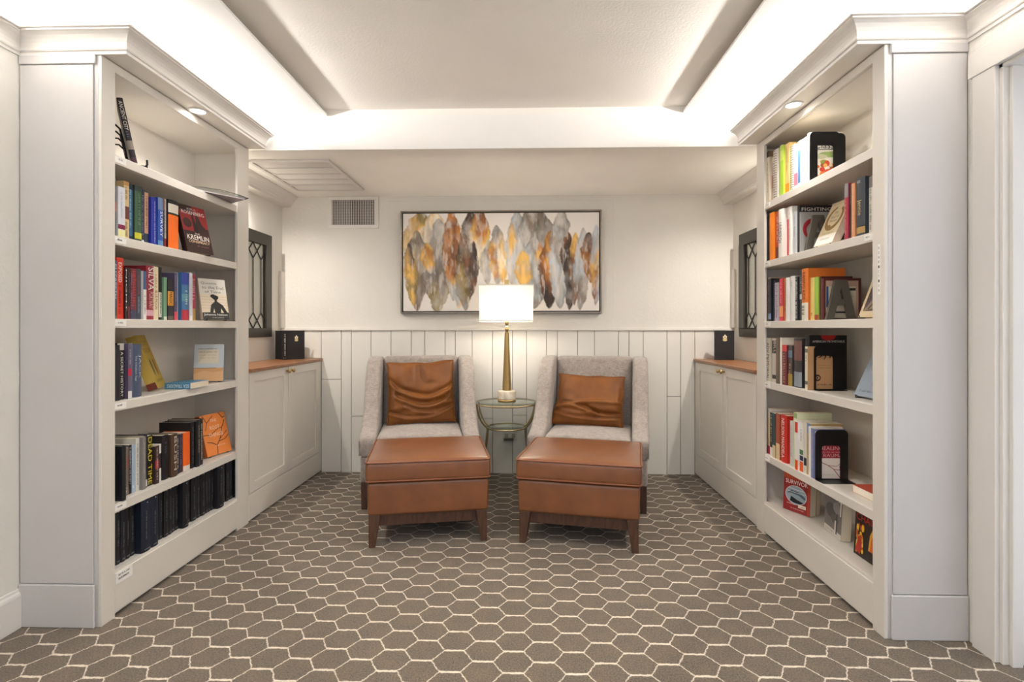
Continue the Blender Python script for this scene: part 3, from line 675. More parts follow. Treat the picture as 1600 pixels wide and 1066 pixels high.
# ================================================================ the painting
def painting_canvas():
    nx, nz = 380, 196; rng = np.random.RandomState(5)
    def vn(u, v, fx, fz, sd):
        r = np.random.RandomState(sd).rand(64, 64); x, z = u*fx, v*fz; xi, zi = np.floor(x).astype(int), np.floor(z).astype(int); fx_, fz_ = x-xi, z-zi
        fx_ = fx_*fx_*(3-2*fx_); fz_ = fz_*fz_*(3-2*fz_); g = lambda a, c: r[a % 64, c % 64]
        return (g(xi, zi)*(1-fx_)+g(xi+1, zi)*fx_)*(1-fz_)+(g(xi, zi+1)*(1-fx_)+g(xi+1, zi+1)*fx_)*fz_
    def fb(u, v, fx, fz, sd): return sum(vn(u, v, fx*2**k, fz*2**k, sd+k)*.5**k for k in range(4))/1.875
    U, V = np.meshgrid(np.linspace(0, 1, nx), np.linspace(0, 1, nz), indexing='ij')   # V from the top
    C = np.zeros((nx, nz, 3)); C[:] = srgb('e8e3de')
    grey, lt, taupe, amber, gold, brown, dark, blue, cream, olive = [np.array(srgb(c)) for c in ('8d8782', 'bdb9b5', '7c6f62', 'b27433', 'dcb060', '774a26', '3c2c24', 'b9c0c8', 'ece0c6', '8f7c4a')]
    # (centre x at top, centre x at bottom, top, bottom, half width, widest point, colours from top to bottom)
    S = [(.095, .075, -.02, .62, .075, .45, (olive, gold, cream, gold)), (.165, .18, -.03, .72, .06, .4, (gold, cream, lt, grey)), (.070, .072, .17, 1.0, .055, .42, (taupe, grey, taupe, brown)),
         (.025, .055, .3, .95, .03, .5, (dark, gold, olive, gold)), (.185, .175, .05, 1.02, .066, .55, (lt, grey, taupe, olive)), (.120, .135, .3, .62, .035, .5, (gold, amber, gold, lt)),
         (.250, .262, -.03, .9, .05, .42, (amber, brown, amber, lt)), (.262, .29, .25, .98, .035, .45, (brown, amber, gold, blue)), (.315, .315, .2, 1.0, .048, .5, (amber, dark, olive, grey)),
         (.345, .36, -.02, .72, .05, .45, (brown, dark, taupe, brown)), (.395, .385, -.03, .55, .046, .4, (brown, amber, gold, cream)), (.365, .36, .28, .8, .024, .5, (dark, dark, dark, brown)),
         (.405, .40, .38, .62, .016, .5, (cream, cream, cream, lt)), (.44, .43, .27, .74, .030, .45, (lt, grey, lt, grey)), (.482, .485, .12, .74, .042, .45, (grey, gold, amber, lt)),
         (.505, .51, .25, .72, .025, .5, (lt, gold, cream, gold)), (.585, .565, -.04, .76, .05, .5, (blue, lt, blue, lt)), (.56, .545, .1, .5, .02, .5, (gold, gold, lt, lt)),
         (.675, .69, -.06, .55, .075, .4, (taupe, grey, lt, lt)), (.665, .675, .25, .98, .06, .45, (lt, grey, blue, grey)), (.62, .612, .38, .76, .040, .6, (cream, gold, gold, gold)), (.70, .70, .3, .6, .025, .5, (lt, amber, gold, lt)),
         (.755, .745, .18, .98, .050, .5, (gold, amber, brown, dark)), (.81, .80, -.03, .98, .055, .45, (lt, grey, blue, lt)), (.845, .83, .2, .6, .03, .5, (taupe, brown, dark, taupe)), (.865, .85, .28, 1.0, .034, .45, (dark, dark, dark, brown)),
         (.885, .875, .2, .95, .03, .4, (gold, brown, taupe, brown)), (.918, .905, .15, 1.0, .036, .5, (lt, blue, grey, taupe)), (.955, .955, .2, .72, .04, .45, (dark, brown, amber, taupe)), (.99, .985, .12, .95, .03, .5, (blue, gold, brown, blue))]
    for k, (xt, xb, t0, t1, hw, pk, cols) in enumerate(S):
        q = (V-t0)/(t1-t0); qc = np.clip(q, 0, 1); wob = (fb(U*0+V, V*0+k*.37, 9, 3, 40+k)-.5)*.03
        cx = xt+(xb-xt)*qc+wob*.7; pw = np.where(qc < pk, (qc/pk)**.48, np.maximum(0, (1-qc)/(1-pk))**.50); w = hw*1.28*pw*(1+.55*(fb(V, U*0+k*.71, 16, 3, 90+k)-.5))
        d = (w-np.abs(U-cx))/.006; a = np.clip(d, 0, 1)*((q > 0) & (q < 1))
        st = fb(U, V, 62, 5, 200+3*k); bl = fb(U, V, 20, 5, 300+3*k); p = np.clip(qc*3+(bl-.5)*4.2, 0, 2.999); i = p.astype(int); f = (p-i)[..., None]
        cc = np.array(cols); col = cc[i]*(1-f)+cc[np.minimum(i+1, 3)]*f
        col = col*(.42+1.15*st)[..., None]; edge = np.clip(1-d/3.0, 0, 1)*.35*(bl > .42); col = col*(1-edge[..., None])
        fl = np.clip((fb(U, V, 63, 9, 500+k)-.60)/.12, 0, 1)[..., None]*.55; col = col*(1-fl)+np.array(srgb('d2cdc8'))*fl
        tr = np.clip(.86+1.3*(fb(U, V, 18, 7, 700+k)-.42), .45, 1); a = (a*tr)[..., None]; C = C*(1-a)+col*a
    C = np.clip(C, 0, 1); return U, V, C, nx, nz
PX0, PX1, PZ0, PZ1 = -.992, .600, 1.272, 2.087
t = thing('painting', 'large framed abstract of brown, gold and grey brush shapes on the back wall', 'painting', ((PX0+PX1)/2, BK-.006, (PZ0+PZ1)/2), 0)
t.rotation_euler = (0, math.radians(-.12), 0)
hw, hh = (PX1-PX0)/2, (PZ1-PZ0)/2
b = MB(); fr = metal('champagne_frame', '8f8578', .35); w = .012; dp = .042
for x0, z0, x1, z1 in ((-hw, -hh, hw, -hh+w), (-hw, hh-w, hw, hh), (-hw, -hh+w, -hw+w, hh-w), (hw-w, -hh+w, hw, hh-w)): b.box(x0, -dp, z0, x1, 0, z1, fr)
b.build('frame', t, bevel=.0015)
b = MB(); b.box(-hw+w, -.012, -hh+w, hw-w, -.002, hh-w, M['dark']); b.build('backing_board', t)
U, V, C, nx, nz = painting_canvas(); cw, chh = hw-w-.008, hh-w-.008
co = np.stack([(U*2-1)*cw, np.full_like(U, -.034), (1-2*V)*chh], -1).reshape(-1, 3)
ii, jj = np.meshgrid(np.arange(nx-1), np.arange(nz-1), indexing='ij'); a = ii*nz+jj; fcs = np.stack([a, a+1, a+nz+1, a+nz], -1).reshape(-1, 4)
me = bpy.data.meshes.new('canvas'); nvert = len(co); base_f = fcs.tolist()
vv = co.tolist()+[(-cw, -.033, -chh), (cw, -.033, -chh), (cw, -.033, chh), (-cw, -.033, chh), (-cw, -.012, -chh), (cw, -.012, -chh), (cw, -.012, chh), (-cw, -.012, chh)]
n0 = nvert; base_f += [[n0, n0+4, n0+5, n0+1], [n0+1, n0+5, n0+6, n0+2], [n0+2, n0+6, n0+7, n0+3], [n0+3, n0+7, n0+4, n0]]
me.from_pydata(vv, [], base_f); ca = me.color_attributes.new('paint', 'FLOAT_COLOR', 'POINT')
cd = np.ones((len(vv), 4), np.float32); cd[:, :3] = srgb('e8e3de'); cd[:nvert, :3] = C.reshape(-1, 3); ca.data.foreach_set('color', cd.ravel())
nt = NT('painted_canvas'); at = nt.t.nodes.new('ShaderNodeVertexColor'); at.layer_name = 'paint'; nt.l(at.outputs[0], nt.b.inputs['Base Color']); nt.b.inputs['Roughness'].default_value = .6
me.materials.append(nt.m); o = bpy.data.objects.new('canvas', me); COL.objects.link(o); o.parent = t
# books: start along the wall, thickness, height, kind, colour, spine bands, spine words, description
ROWS = [
 ('L5', 'L', 1.53, -1.672, 'novels on the left second shelf', [
  (2.094, 0.0108, 0.248, 'p', '2e3a34', [(0, 0.12, '39503c'), (0.42, 0.58, 'd8552c'), (0.58, 0.7, '1b1b1b')], [(None, 0.98, 0.75, 0.5, 'c9c2b0')], 'thin dark paperback with orange patch against the near stile'),
  (2.107, 0.0378, 0.21, 'p', 'd7dbe4', [(0, 0.16, 'e3e0a8'), (0.17, 0.26, '7d1747')], [(None, 0.9, 0.4, 0.25, 'aab3c4')], 'white glossy paperback with magenta square low on its spine'),
  (2.147, 0.0288, 0.243, 'p', 'd2b98a', [(0.35, 0.57, '5e2c20'), (0.93, 1, 'c08f50')], [(None, 0.9, 0.68, 0.4, '6b4b2a'), (None, 0.3, 0.05, 0.4, '8a6a40')], 'tan paperback with brown middle block'),
  (2.177, 0.0268, 0.241, 'p', '3f6f90', [(0, 0.08, '263640'), (0.9, 1, '22313b')], [(None, 0.9, 0.2, 0.35, 'b8d0dc')], 'teal blue paperback left of the dark green one'),
  (2.205, 0.0408, 0.241, 'h', '24352c', [(0.05, 0.16, 'c6c22e'), (0.16, 0.9, '35583c')], [(None, 0.86, 0.3, 0.3, '7d9c74')], 'dark green hardback with yellow spot near spine foot'),
  (2.248, 0.0258, 0.238, 'h', '2b3340', [(0, 0.06, 'c9ccd6')], [(None, 0.9, 0.15, 0.35, '8a90b4')], 'dark slate hardback with pale lilac lettering'),
  (2.276, 0.0238, 0.236, 'p', '333f4e', [(0.2, 0.97, 'cf9d80')], [(None, 0.9, 0.3, 0.4, '40303c')], 'slate paperback with peach spine strip'),
  (2.302, 0.0348, 0.214, 'h', '1b2b9c', [], [(None, 0.92, 0.05, 0.2, 'c8cce8')], 'thick royal blue hardback'),
  (2.339, 0.0338, 0.222, 'h', '2d55a8', [(0, 0.12, '5f8fbf'), (0.75, 1, '6b82ac')], [('SURVEY', 0.72, 0.2, 0.5, 'e9eef6')], 'blue hardback with white photo lettering beside the royal blue one'),
  (2.374, 0.0158, 0.227, 'p', '2a1f1b', [(0.75, 1, '7c4a36')], [], 'thin black paperback with brown top'),
  (2.391, 0.0238, 0.23, 'p', 'c3c0bb', [(0, 0.2, '96313c')], [(None, 0.95, 0.3, 0.5, '6c6a70')], 'grey white paperback with wine red foot'),
  (2.418, 0.0728, 0.233, 'h', '171414', [(0, 0.7, 'f0701e'), (0.74, 0.92, 'e4ddd0')], [], 'orange hardback in black jacket with white crest'),
 ]),
 ('L4', 'L', 1.195, -1.672, 'novels on the left third shelf', [
  (2.095, 0.0228, 0.24, 'h', '47596e', [(0, 0.2, '33463f')], [('ELIZABETH', 0.93, 0.35, 0.55, 'a9bccb')], 'slate blue hardback nearest the stile on the third shelf'),
  (2.119, 0.0368, 0.255, 'p', 'c8301f', [], [('EXPOSED', 0.92, 0.6, 0.5, 'f2e6dc'), (None, 0.55, 0.08, 0.4, '6f1710')], 'tall scarlet paperback with white capitals'),
  (2.157, 0.0088, 0.217, 'p', '2b2422', [], [('NIGHT', 0.96, 0.15, 0.7, 'e5dcd2')], 'thin dark brown paperback with upright white letters'),
  (2.168, 0.0138, 0.217, 'h', '1d1618', [(0, 0.25, '5e1f2a')], [(None, 0.9, 0.5, 0.4, '6e6064')], 'black hardback with maroon foot right of the scarlet paperback'),
  (2.184, 0.0338, 0.217, 'p', '6f2633', [(0.0, 0.18, '38405a')], [(None, 0.95, 0.25, 0.6, 'c84138'), (None, 0.9, 0.1, 0.25, '7f86b8')], 'dark red and violet patterned paperback'),
  (2.22, 0.0258, 0.219, 'p', '3a4350', [], [(None, 0.93, 0.5, 0.4, 'b03c46'), (None, 0.45, 0.1, 0.4, '9db0bc')], 'slate paperback with red and pale blue lettering'),
  (2.247, 0.0188, 0.212, 'p', 'e6e3df', [(0.62, 1, '3c5a86')], [(None, 0.5, 0.1, 0.4, '32404e')], 'narrow paperback blue above and white below'),
  (2.268, 0.0458, 0.238, 'h', '8d2230', [(0.07, 0.18, 'd8a9b4')], [('SILVA', 0.97, 0.55, 0.75, 'f2ece6'), ('PORTRAIT', 0.52, 0.2, 0.6, 'e3bcae')], 'maroon hardback with very large white capitals'),
  (2.316, 0.0418, 0.24, 'h', 'e6d9b6', [], [(None, 0.85, 0.6, 0.3, '8c7850'), ('BLUE MOON', 0.55, 0.2, 0.38, '8a4a2a')], 'cream hardback with brown lettering'),
  (2.36, 0.0208, 0.243, 'h', '14130f', [(0.05, 0.52, 'd8d6c8')], [(None, 0.48, 0.12, 0.4, '274c36')], 'tall black hardback with pale lower label'),
  (2.383, 0.0208, 0.198, 'p', '6f9a7c', [(0, 0.08, 'd9ddc8')], [], 'short sage green paperback'),
  (2.407, 0.0408, 0.193, 'p', '171622', [(0.35, 0.7, 'd9962c'), (0, 0.1, '5c5040')], [('MAGIC', 0.68, 0.38, 0.5, '3c2410')], 'black paperback with amber lozenge label'),
  (2.45, 0.0208, 0.225, 'p', '514a66', [(0, 0.18, 'd83c4a')], [(None, 0.95, 0.4, 0.3, 'a8a2c0')], 'purple paperback with red foot'),
  (2.473, 0.0298, 0.23, 'h', 'aab4be', [], [(None, 0.9, 0.3, 0.3, '6a7686')], 'pale blue grey hardback'),
  (2.505, 0.0548, 0.233, 'h', '3f6f9c', [(0, 0.22, 'a82838'), (0.75, 1, '27409a'), (0.4, 0.55, '5c92a4')], [(None, 0.7, 0.3, 0.35, 'c9dce6')], 'blue landscape hardback with red foot'),
  (2.562, 0.0238, 0.238, 'p', 'd9d8e4', [(0, 0.1, 'eeeeee')], [(None, 0.9, 0.3, 0.3, '9a9cb0')], 'thin white paperback between blue and rose books'),
  (2.588, 0.0478, 0.234, 'h', '9c3246', [(0, 0.26, 'b8945a')], [(None, 0.9, 0.45, 0.35, 'e0a8ac')], 'rose red hardback with tan foot'),
 ]),
 ('L3', 'L', 0.86, -1.672, 'books on the left fourth shelf', [
  (2.095, 0.0248, 0.229, 'h', '15151c', [], [], 'plain black hardback against the near stile on the fourth shelf'),
  (2.122, 0.0368, 0.234, 'h', '1c171c', [(0.88, 1, 'c8c2bc')], [('A SECRET HISTORY', 0.85, 0.05, 0.35, 'eeeae4')], 'black hardback with stepped white capitals'),
  (2.16, 0.0208, 0.23, 'p', '5d566e', [(0, 0.14, 'd8d6d4'), (0.42, 0.55, 'b81436')], [(None, 0.9, 0.6, 0.3, 'b6b0c8')], 'purple grey paperback with round red badge'),
  (2.183, 0.0208, 0.232, 'p', '6f7d98', [], [('ARCTIC BERRY', 0.93, 0.08, 0.5, 'e6eaf2')], 'grey blue paperback with white capitals'),
  (2.206, 0.0518, 0.228, 'h', '46526a', [], [('JACK', 0.8, 0.35, 0.3, 'b8c4d4'), ('The Chieftain Saga', 0.78, 0.3, 0.25, 'c4ced8')], 'thick slate blue hardback beside the leaning gold book'),
 ]),
 ('L2', 'L', 0.452, -1.672, 'books on the left fifth shelf', [
  (2.095, 0.0218, 0.224, 'h', '15161c', [], [], 'black hardback jutting out past the shelf edge'),
  (2.119, 0.0278, 0.21, 'p', '2c3540', [], [('THE ECHO', 0.97, 0.3, 0.5, 'd6dade')], 'dark slate paperback with white title'),
  (2.148, 0.0328, 0.203, 'p', '776a62', [(0.55, 0.8, '8e5a4e')], [(None, 0.9, 0.3, 0.3, 'a49a92'), (None, 0.2, 0.05, 0.6, 'e2e0dc')], 'grey brown paperback with reddish middle'),
  (2.183, 0.0158, 0.208, 'p', '1e2126', [], [(None, 0.95, 0.2, 0.5, 'e8e8e8')], 'narrow black paperback with white lettering'),
  (2.201, 0.0188, 0.206, 'p', 'a7bcd0', [], [(None, 0.15, 0.03, 0.6, 'f2f2f2')], 'narrow pale blue paperback'),
  (2.221, 0.0208, 0.228, 'p', 'dcdad2', [], [(None, 0.9, 0.1, 0.35, '6c6a66')], 'tall white paperback with grey lettering'),
  (2.243, 0.0198, 0.23, 'p', '84807c', [], [(None, 0.9, 0.3, 0.3, 'b8b4b0')], 'tall grey paperback'),
  (2.264, 0.0238, 0.232, 'h', '1c2030', [(0.02, 0.15, 'd6d8dc')], [], 'navy black hardback with white label at foot'),
  (2.29, 0.0318, 0.224, 'p', '1d1612', [], [('DEAD TIME', 0.97, 0.03, 0.7, 'e6d43c')], 'black paperback with yellow capitals'),
  (2.324, 0.0258, 0.171, 'p', '3c2a28', [(0.4, 0.62, 'a8323a')], [(None, 0.95, 0.1, 0.35, 'd8d0cc')], 'narrow dark paperback with red and white marks'),
  (2.352, 0.0298, 0.171, 'p', 'e8e6e2', [(0.35, 0.75, '2a2624')], [], 'white paperback with black spine block'),
  (2.385, 0.0428, 0.206, 'h', '18161a', [], [(None, 0.9, 0.6, 0.5, '4a4c5c')], 'black hardback showing white barcode label on back'),
  (2.431, 0.0468, 0.201, 'h', '4a3526', [], [('BUSH', 0.95, 0.15, 0.4, 'cdbfae')], 'dark brown hardback left of the narrow black one'),
  (2.48, 0.0268, 0.191, 'p', '22262e', [], [(None, 0.9, 0.1, 0.4, 'd4d4d8')], 'narrow black paperback right of the brown hardback'),
  (2.509, 0.0228, 0.188, 'p', '3a3048', [], [(None, 0.9, 0.2, 0.4, '8e84a8')], 'narrow purple black paperback'),
  (2.534, 0.0518, 0.188, 'h', 'e8641a', [(0, 0.14, 'dcd2c8')], [], 'bright orange hardback on the fifth shelf'),
  (2.589, 0.0258, 0.23, 'h', '14141a', [], [(None, 0.9, 0.1, 0.35, '8c8678')], 'tall black volume just right of the orange hardback'),
  (2.617, 0.0308, 0.233, 'h', '16161c', [], [('SAGA SERIES', 0.9, 0.3, 0.35, 'a89c84')], 'tall black volume with gilt lettering, middle of three'),
  (2.65, 0.0328, 0.235, 'h', '14151b', [], [(None, 0.9, 0.1, 0.35, 'c8c4bc')], 'tall black volume nearest the leaning orange book'),
 ]),
 ('R6', 'R', 1.855, 1.352, 'cookbooks on the right top shelf', [
  (2.972, 0.0258, 0.293, 'p', '7a6650', [], [], 'thin brown cookbook at the far end of the top shelf'),
  (2.936, 0.0338, 0.25, 'p', 'cfc4ae', [], [(None, 0.9, 0.2, 0.3, '8a7a62')], 'thin cream cookbook at the far end'),
  (2.897, 0.0368, 0.235, 'p', 'c9b8a4', [(0.3, 0.6, 'b07a70')], [(None, 0.9, 0.2, 0.3, '7a6a5a')], 'beige cookbook with faded red spine'),
  (2.843, 0.0518, 0.266, 's', 'd6cfc4', [], [], 'white spiral bound cookbook with black coil at the far end'),
  (2.819, 0.0208, 0.275, 'p', 'eceae0', [], [], 'thin white cookbook left of the lime green one'),
  (2.781, 0.0358, 0.262, 'p', 'a8cc3c', [(0.7, 0.9, 'c8dc6a')], [], 'lime green cookbook'),
  (2.734, 0.0438, 0.259, 'p', 'd8b878', [(0.02, 0.2, 'e08a2a')], [(None, 0.9, 0.4, 0.3, 'b08a4a')], 'straw yellow cookbook with orange foot'),
  (2.696, 0.0348, 0.237, 's', 'f0eee8', [], [], 'white spiral bound cookbook beside the yellow one'),
  (2.658, 0.0348, 0.202, 'p', 'e2d4d8', [(0.1, 0.4, 'd07a90')], [(None, 0.9, 0.5, 0.3, '8a9aa8')], 'short white and pink cookbook'),
  (2.621, 0.0348, 0.231, 'p', 'dfe4ea', [(0.1, 0.8, '5a8ab8')], [], 'white cookbook with blue spine band'),
  (2.56, 0.0588, 0.224, 'p', 'f0eee6', [], [(None, 0.9, 0.6, 0.2, 'b8b4a8')], 'tall white cookbook next to the black bookend'),
 ]),
 ('R5', 'R', 1.53, 1.352, 'books on the right second shelf', [
  (2.983, 0.0318, 0.253, 'p', '6a6660', [], [(None, 0.9, 0.2, 0.4, '3a3634')], 'short grey book at the far end of the second shelf'),
  (2.95, 0.0298, 0.26, 'p', '42342c', [], [(None, 0.9, 0.1, 0.4, '8a7c70')], 'dark brown book left of the bright orange one'),
  (2.887, 0.0598, 0.26, 'h', 'f08418', [], [], 'bright orange hardback on the second shelf'),
  (2.834, 0.0368, 0.25, 'p', 'd04a2c', [(0, 0.25, '7a2a20')], [(None, 0.9, 0.3, 0.4, 'f0d8cc')], 'narrow vermilion paperback'),
  (2.775, 0.0558, 0.253, 'h', 'efece4', [], [('LINDBERGH', 0.72, 0.3, 0.62, '1e1c1a')], 'white hardback with black block capitals'),
  (2.742, 0.0298, 0.255, 'p', 'c0323a', [(0.75, 1, 'e8dcd8')], [], 'narrow crimson paperback with white top'),
  (2.705, 0.0338, 0.249, 'h', 'f2f0ea', [], [(None, 0.9, 0.3, 0.2, 'a09a92')], 'tall white hardback beside the crimson one'),
  (2.66, 0.0418, 0.215, 'h', 'c9cdd0', [], [(None, 0.9, 0.4, 0.25, '8a9094')], 'pale grey hardback behind the letter bookend'),
 ]),
 ('R5b', 'R', 1.53, 1.352, 'books on the right second shelf', [
  (2.236, 0.0268, 0.237, 'h', 'a83446', [(0.75, 1, '8a8488')], [(None, 0.7, 0.1, 0.35, 'd8989c')], 'raspberry red hardback at the near end'),
  (2.208, 0.0258, 0.226, 'h', '3a1a20', [], [(None, 0.8, 0.6, 0.3, '8a7478')], 'dark maroon hardback at the near end'),
  (2.181, 0.0218, 0.223, 'p', 'cf9468', [], [(None, 0.9, 0.1, 0.3, 'e8c4a0')], 'peach paperback leaning by the charcoal book'),
  (2.124, 0.0548, 0.234, 'h', '3c424a', [(0.04, 0.15, 'b08d54'), (0.15, 0.17, '22262a')], [('Jennie', 0.62, 0.35, 0.6, 'c8b27a'), (None, 0.95, 0.85, 0.5, 'a8a8a8')], 'charcoal hardback with gold script title and gold band'),
  (2.092, 0.0238, 0.227, 'p', 'd4cfc4', [(0.8, 1, '7a7670')], [(None, 0.78, 0.05, 0.5, '8a8478')], 'cream paperback with grey lettering against the near stile'),
 ]),
 ('R4', 'R', 1.195, 1.352, 'books on the right third shelf', [
  (2.958, 0.0458, 0.244, 'p', 'd0b8a0', [], [('REGARDING', 0.95, 0.2, 0.5, '7a4a38')], 'cream paperback with rust lettering at the far end'),
  (2.926, 0.0288, 0.236, 'p', '20222a', [(0.05, 0.18, '7aa0d0')], [(None, 0.9, 0.4, 0.4, '5a6a80')], 'black paperback with blue emblem at foot'),
  (2.89, 0.0328, 0.223, 'h', '2c3040', [], [(None, 0.9, 0.3, 0.3, '68708a')], 'navy hardback on the third shelf'),
  (2.846, 0.0418, 0.207, 'p', 'b4aebc', [], [(None, 0.95, 0.05, 0.5, '8a6a84')], 'lavender grey striped paperback'),
  (2.804, 0.0388, 0.225, 'p', 'cf3a4a', [(0.1, 0.35, 'e8a06a')], [(None, 0.9, 0.4, 0.3, 'f0c8c8')], 'coral red paperback on the third shelf'),
  (2.762, 0.0388, 0.221, 'p', 'c07a3a', [], [(None, 0.9, 0.2, 0.35, '5a3418')], 'ochre brown paperback'),
  (2.719, 0.0398, 0.222, 'h', 'ecebe6', [], [], 'plain white hardback left of its twin'),
  (2.664, 0.0468, 0.224, 'h', 'e6e4e2', [], [(None, 0.9, 0.75, 0.3, 'b8b4b0')], 'broad white hardback'),
  (2.637, 0.0238, 0.219, 'p', '26282a', [], [(None, 0.95, 0.05, 0.6, 'e4e4e0')], 'black paperback with white letters top to bottom'),
  (2.599, 0.0358, 0.248, 'h', '3c4248', [(0.42, 0.52, 'c8ccd0')], [(None, 0.92, 0.55, 0.5, '98a0a8')], 'tall charcoal hardback with pale middle band'),
  (2.537, 0.0588, 0.249, 'h', 'd8742a', [(0, 0.34, 'e8e4d4')], [('RAISING KIDS', 0.93, 0.4, 0.42, '3a2010'), (None, 0.28, 0.05, 0.5, '8a8474')], 'tall orange hardback with cream foot'),
  (2.487, 0.0478, 0.2, 'h', 'e2c878', [], [(None, 0.2, 0.08, 0.3, 'a83a2a')], 'straw yellow hardback with red splash'),
  (2.451, 0.0338, 0.199, 'h', '9cbc4c', [(0.0, 0.12, 'a8452c')], [], 'lime green hardback right of the yellow one'),
  (2.434, 0.0148, 0.199, 'h', '4a1c18', [], [], 'dark oxblood hardback behind the letter bookend'),
 ]),
 ('R3', 'R', 0.86, 1.352, 'books on the right fourth shelf', [
  (2.938, 0.0538, 0.241, 'p', 'cdc6b4', [], [('ADV MEMORIAL', 0.9, 0.05, 0.6, '4a4640')], 'cream paperback with tall grey capitals at the far end'),
  (2.86, 0.0748, 0.24, 'p', 'c6beb6', [(0.08, 0.17, '2c2a2c'), (0.66, 0.95, '2a2a2c')], [('BILL', 0.93, 0.68, 0.5, 'd8d2c8')], 'pale grey paperback with black letter box'),
  (2.825, 0.0318, 0.246, 'p', '6a5a4a', [], [], 'thin brown book right of the thick cream one'),
  (2.801, 0.0208, 0.247, 'p', 'ede6da', [], [], 'thin white book left of the maroon one'),
  (2.749, 0.0488, 0.209, 'p', '6a2028', [(0.84, 1, 'd83238')], [(None, 0.8, 0.05, 0.5, 'c89a8a')], 'maroon paperback with red square at top'),
  (2.703, 0.0438, 0.208, 'p', '3c3430', [(0.7, 0.88, '5a7088'), (0, 0.3, 'a08a3c')], [(None, 0.7, 0.3, 0.4, 'c8a088')], 'dark paperback with blue and gold picture spine'),
  (2.623, 0.0768, 0.245, 'h', '2e2a2e', [(0.02, 0.32, '8a929c'), (0.55, 0.95, '6e4a44')], [], 'hardback with dark portrait photo spine'),
 ]),
 ('R2', 'R', 0.452, 1.352, 'books on the right fifth shelf', [
  (2.948, 0.0478, 0.254, 'p', 'd8cfc8', [(0, 0.18, 'c0485a'), (0.2, 0.8, 'dcc8a0')], [], 'pinkish white paperback at the far end of the fifth shelf'),
  (2.912, 0.0328, 0.239, 'p', '22221f', [(0, 0.2, 'e4e2de')], [(None, 0.95, 0.3, 0.4, 'c8c8c0')], 'black paperback with white foot'),
  (2.874, 0.0348, 0.241, 'p', '34484a', [(0, 0.28, 'dcc8a0')], [], 'dark teal paperback with cream foot'),
  (2.83, 0.0408, 0.246, 'p', '9c4a30', [(0, 0.35, 'dcc49a')], [], 'rust brown paperback left of the red hardback'),
  (2.762, 0.0648, 0.247, 'h', 'c42a22', [], [('NELSON MANDELA', 0.93, 0.1, 0.45, 'f4ece4')], 'thick bright red hardback with white capitals'),
  (2.703, 0.0278, 0.23, 'p', 'd4d2cc', [], [(None, 0.9, 0.2, 0.4, 'a0a09c')], 'grey white paperback beside the red hardback'),
  (2.665, 0.0348, 0.279, 'p', 'dfe4c4', [(0.9, 1, '9ab070')], [], 'tall pale green paperback'),
  (2.634, 0.0278, 0.247, 'p', 'eceae6', [(0.75, 0.96, 'd03428'), (0, 0.2, 'e05a1c')], [], 'white paperback with red spot and orange foot'),
  (2.599, 0.0328, 0.243, 'p', 'e8e6e2', [(0, 0.2, 'e05a1c'), (0.22, 0.32, '22284a'), (0.34, 0.44, '4a7a4c')], [(None, 0.85, 0.6, 0.3, '5a5a58')], 'white paperback with green and navy blocks'),
  (2.572, 0.0248, 0.25, 'p', 'd9d2c2', [(0.15, 0.3, '2a2e3c')], [], 'cream paperback with navy block'),
  (2.54, 0.0288, 0.247, 'p', 'b89a66', [(0.8, 1, '6a90c0')], [(None, 0.75, 0.1, 0.4, '7a6a48')], 'tan paperback with sky blue top'),
  (2.517, 0.0208, 0.238, 'p', 'ece8e2', [], [], 'thin white paperback near the bookend'),
  (2.491, 0.0228, 0.233, 'p', '7c86b4', [], [(None, 0.9, 0.2, 0.3, 'c8cce0')], 'lavender blue paperback touching the bookend'),
 ]),
]
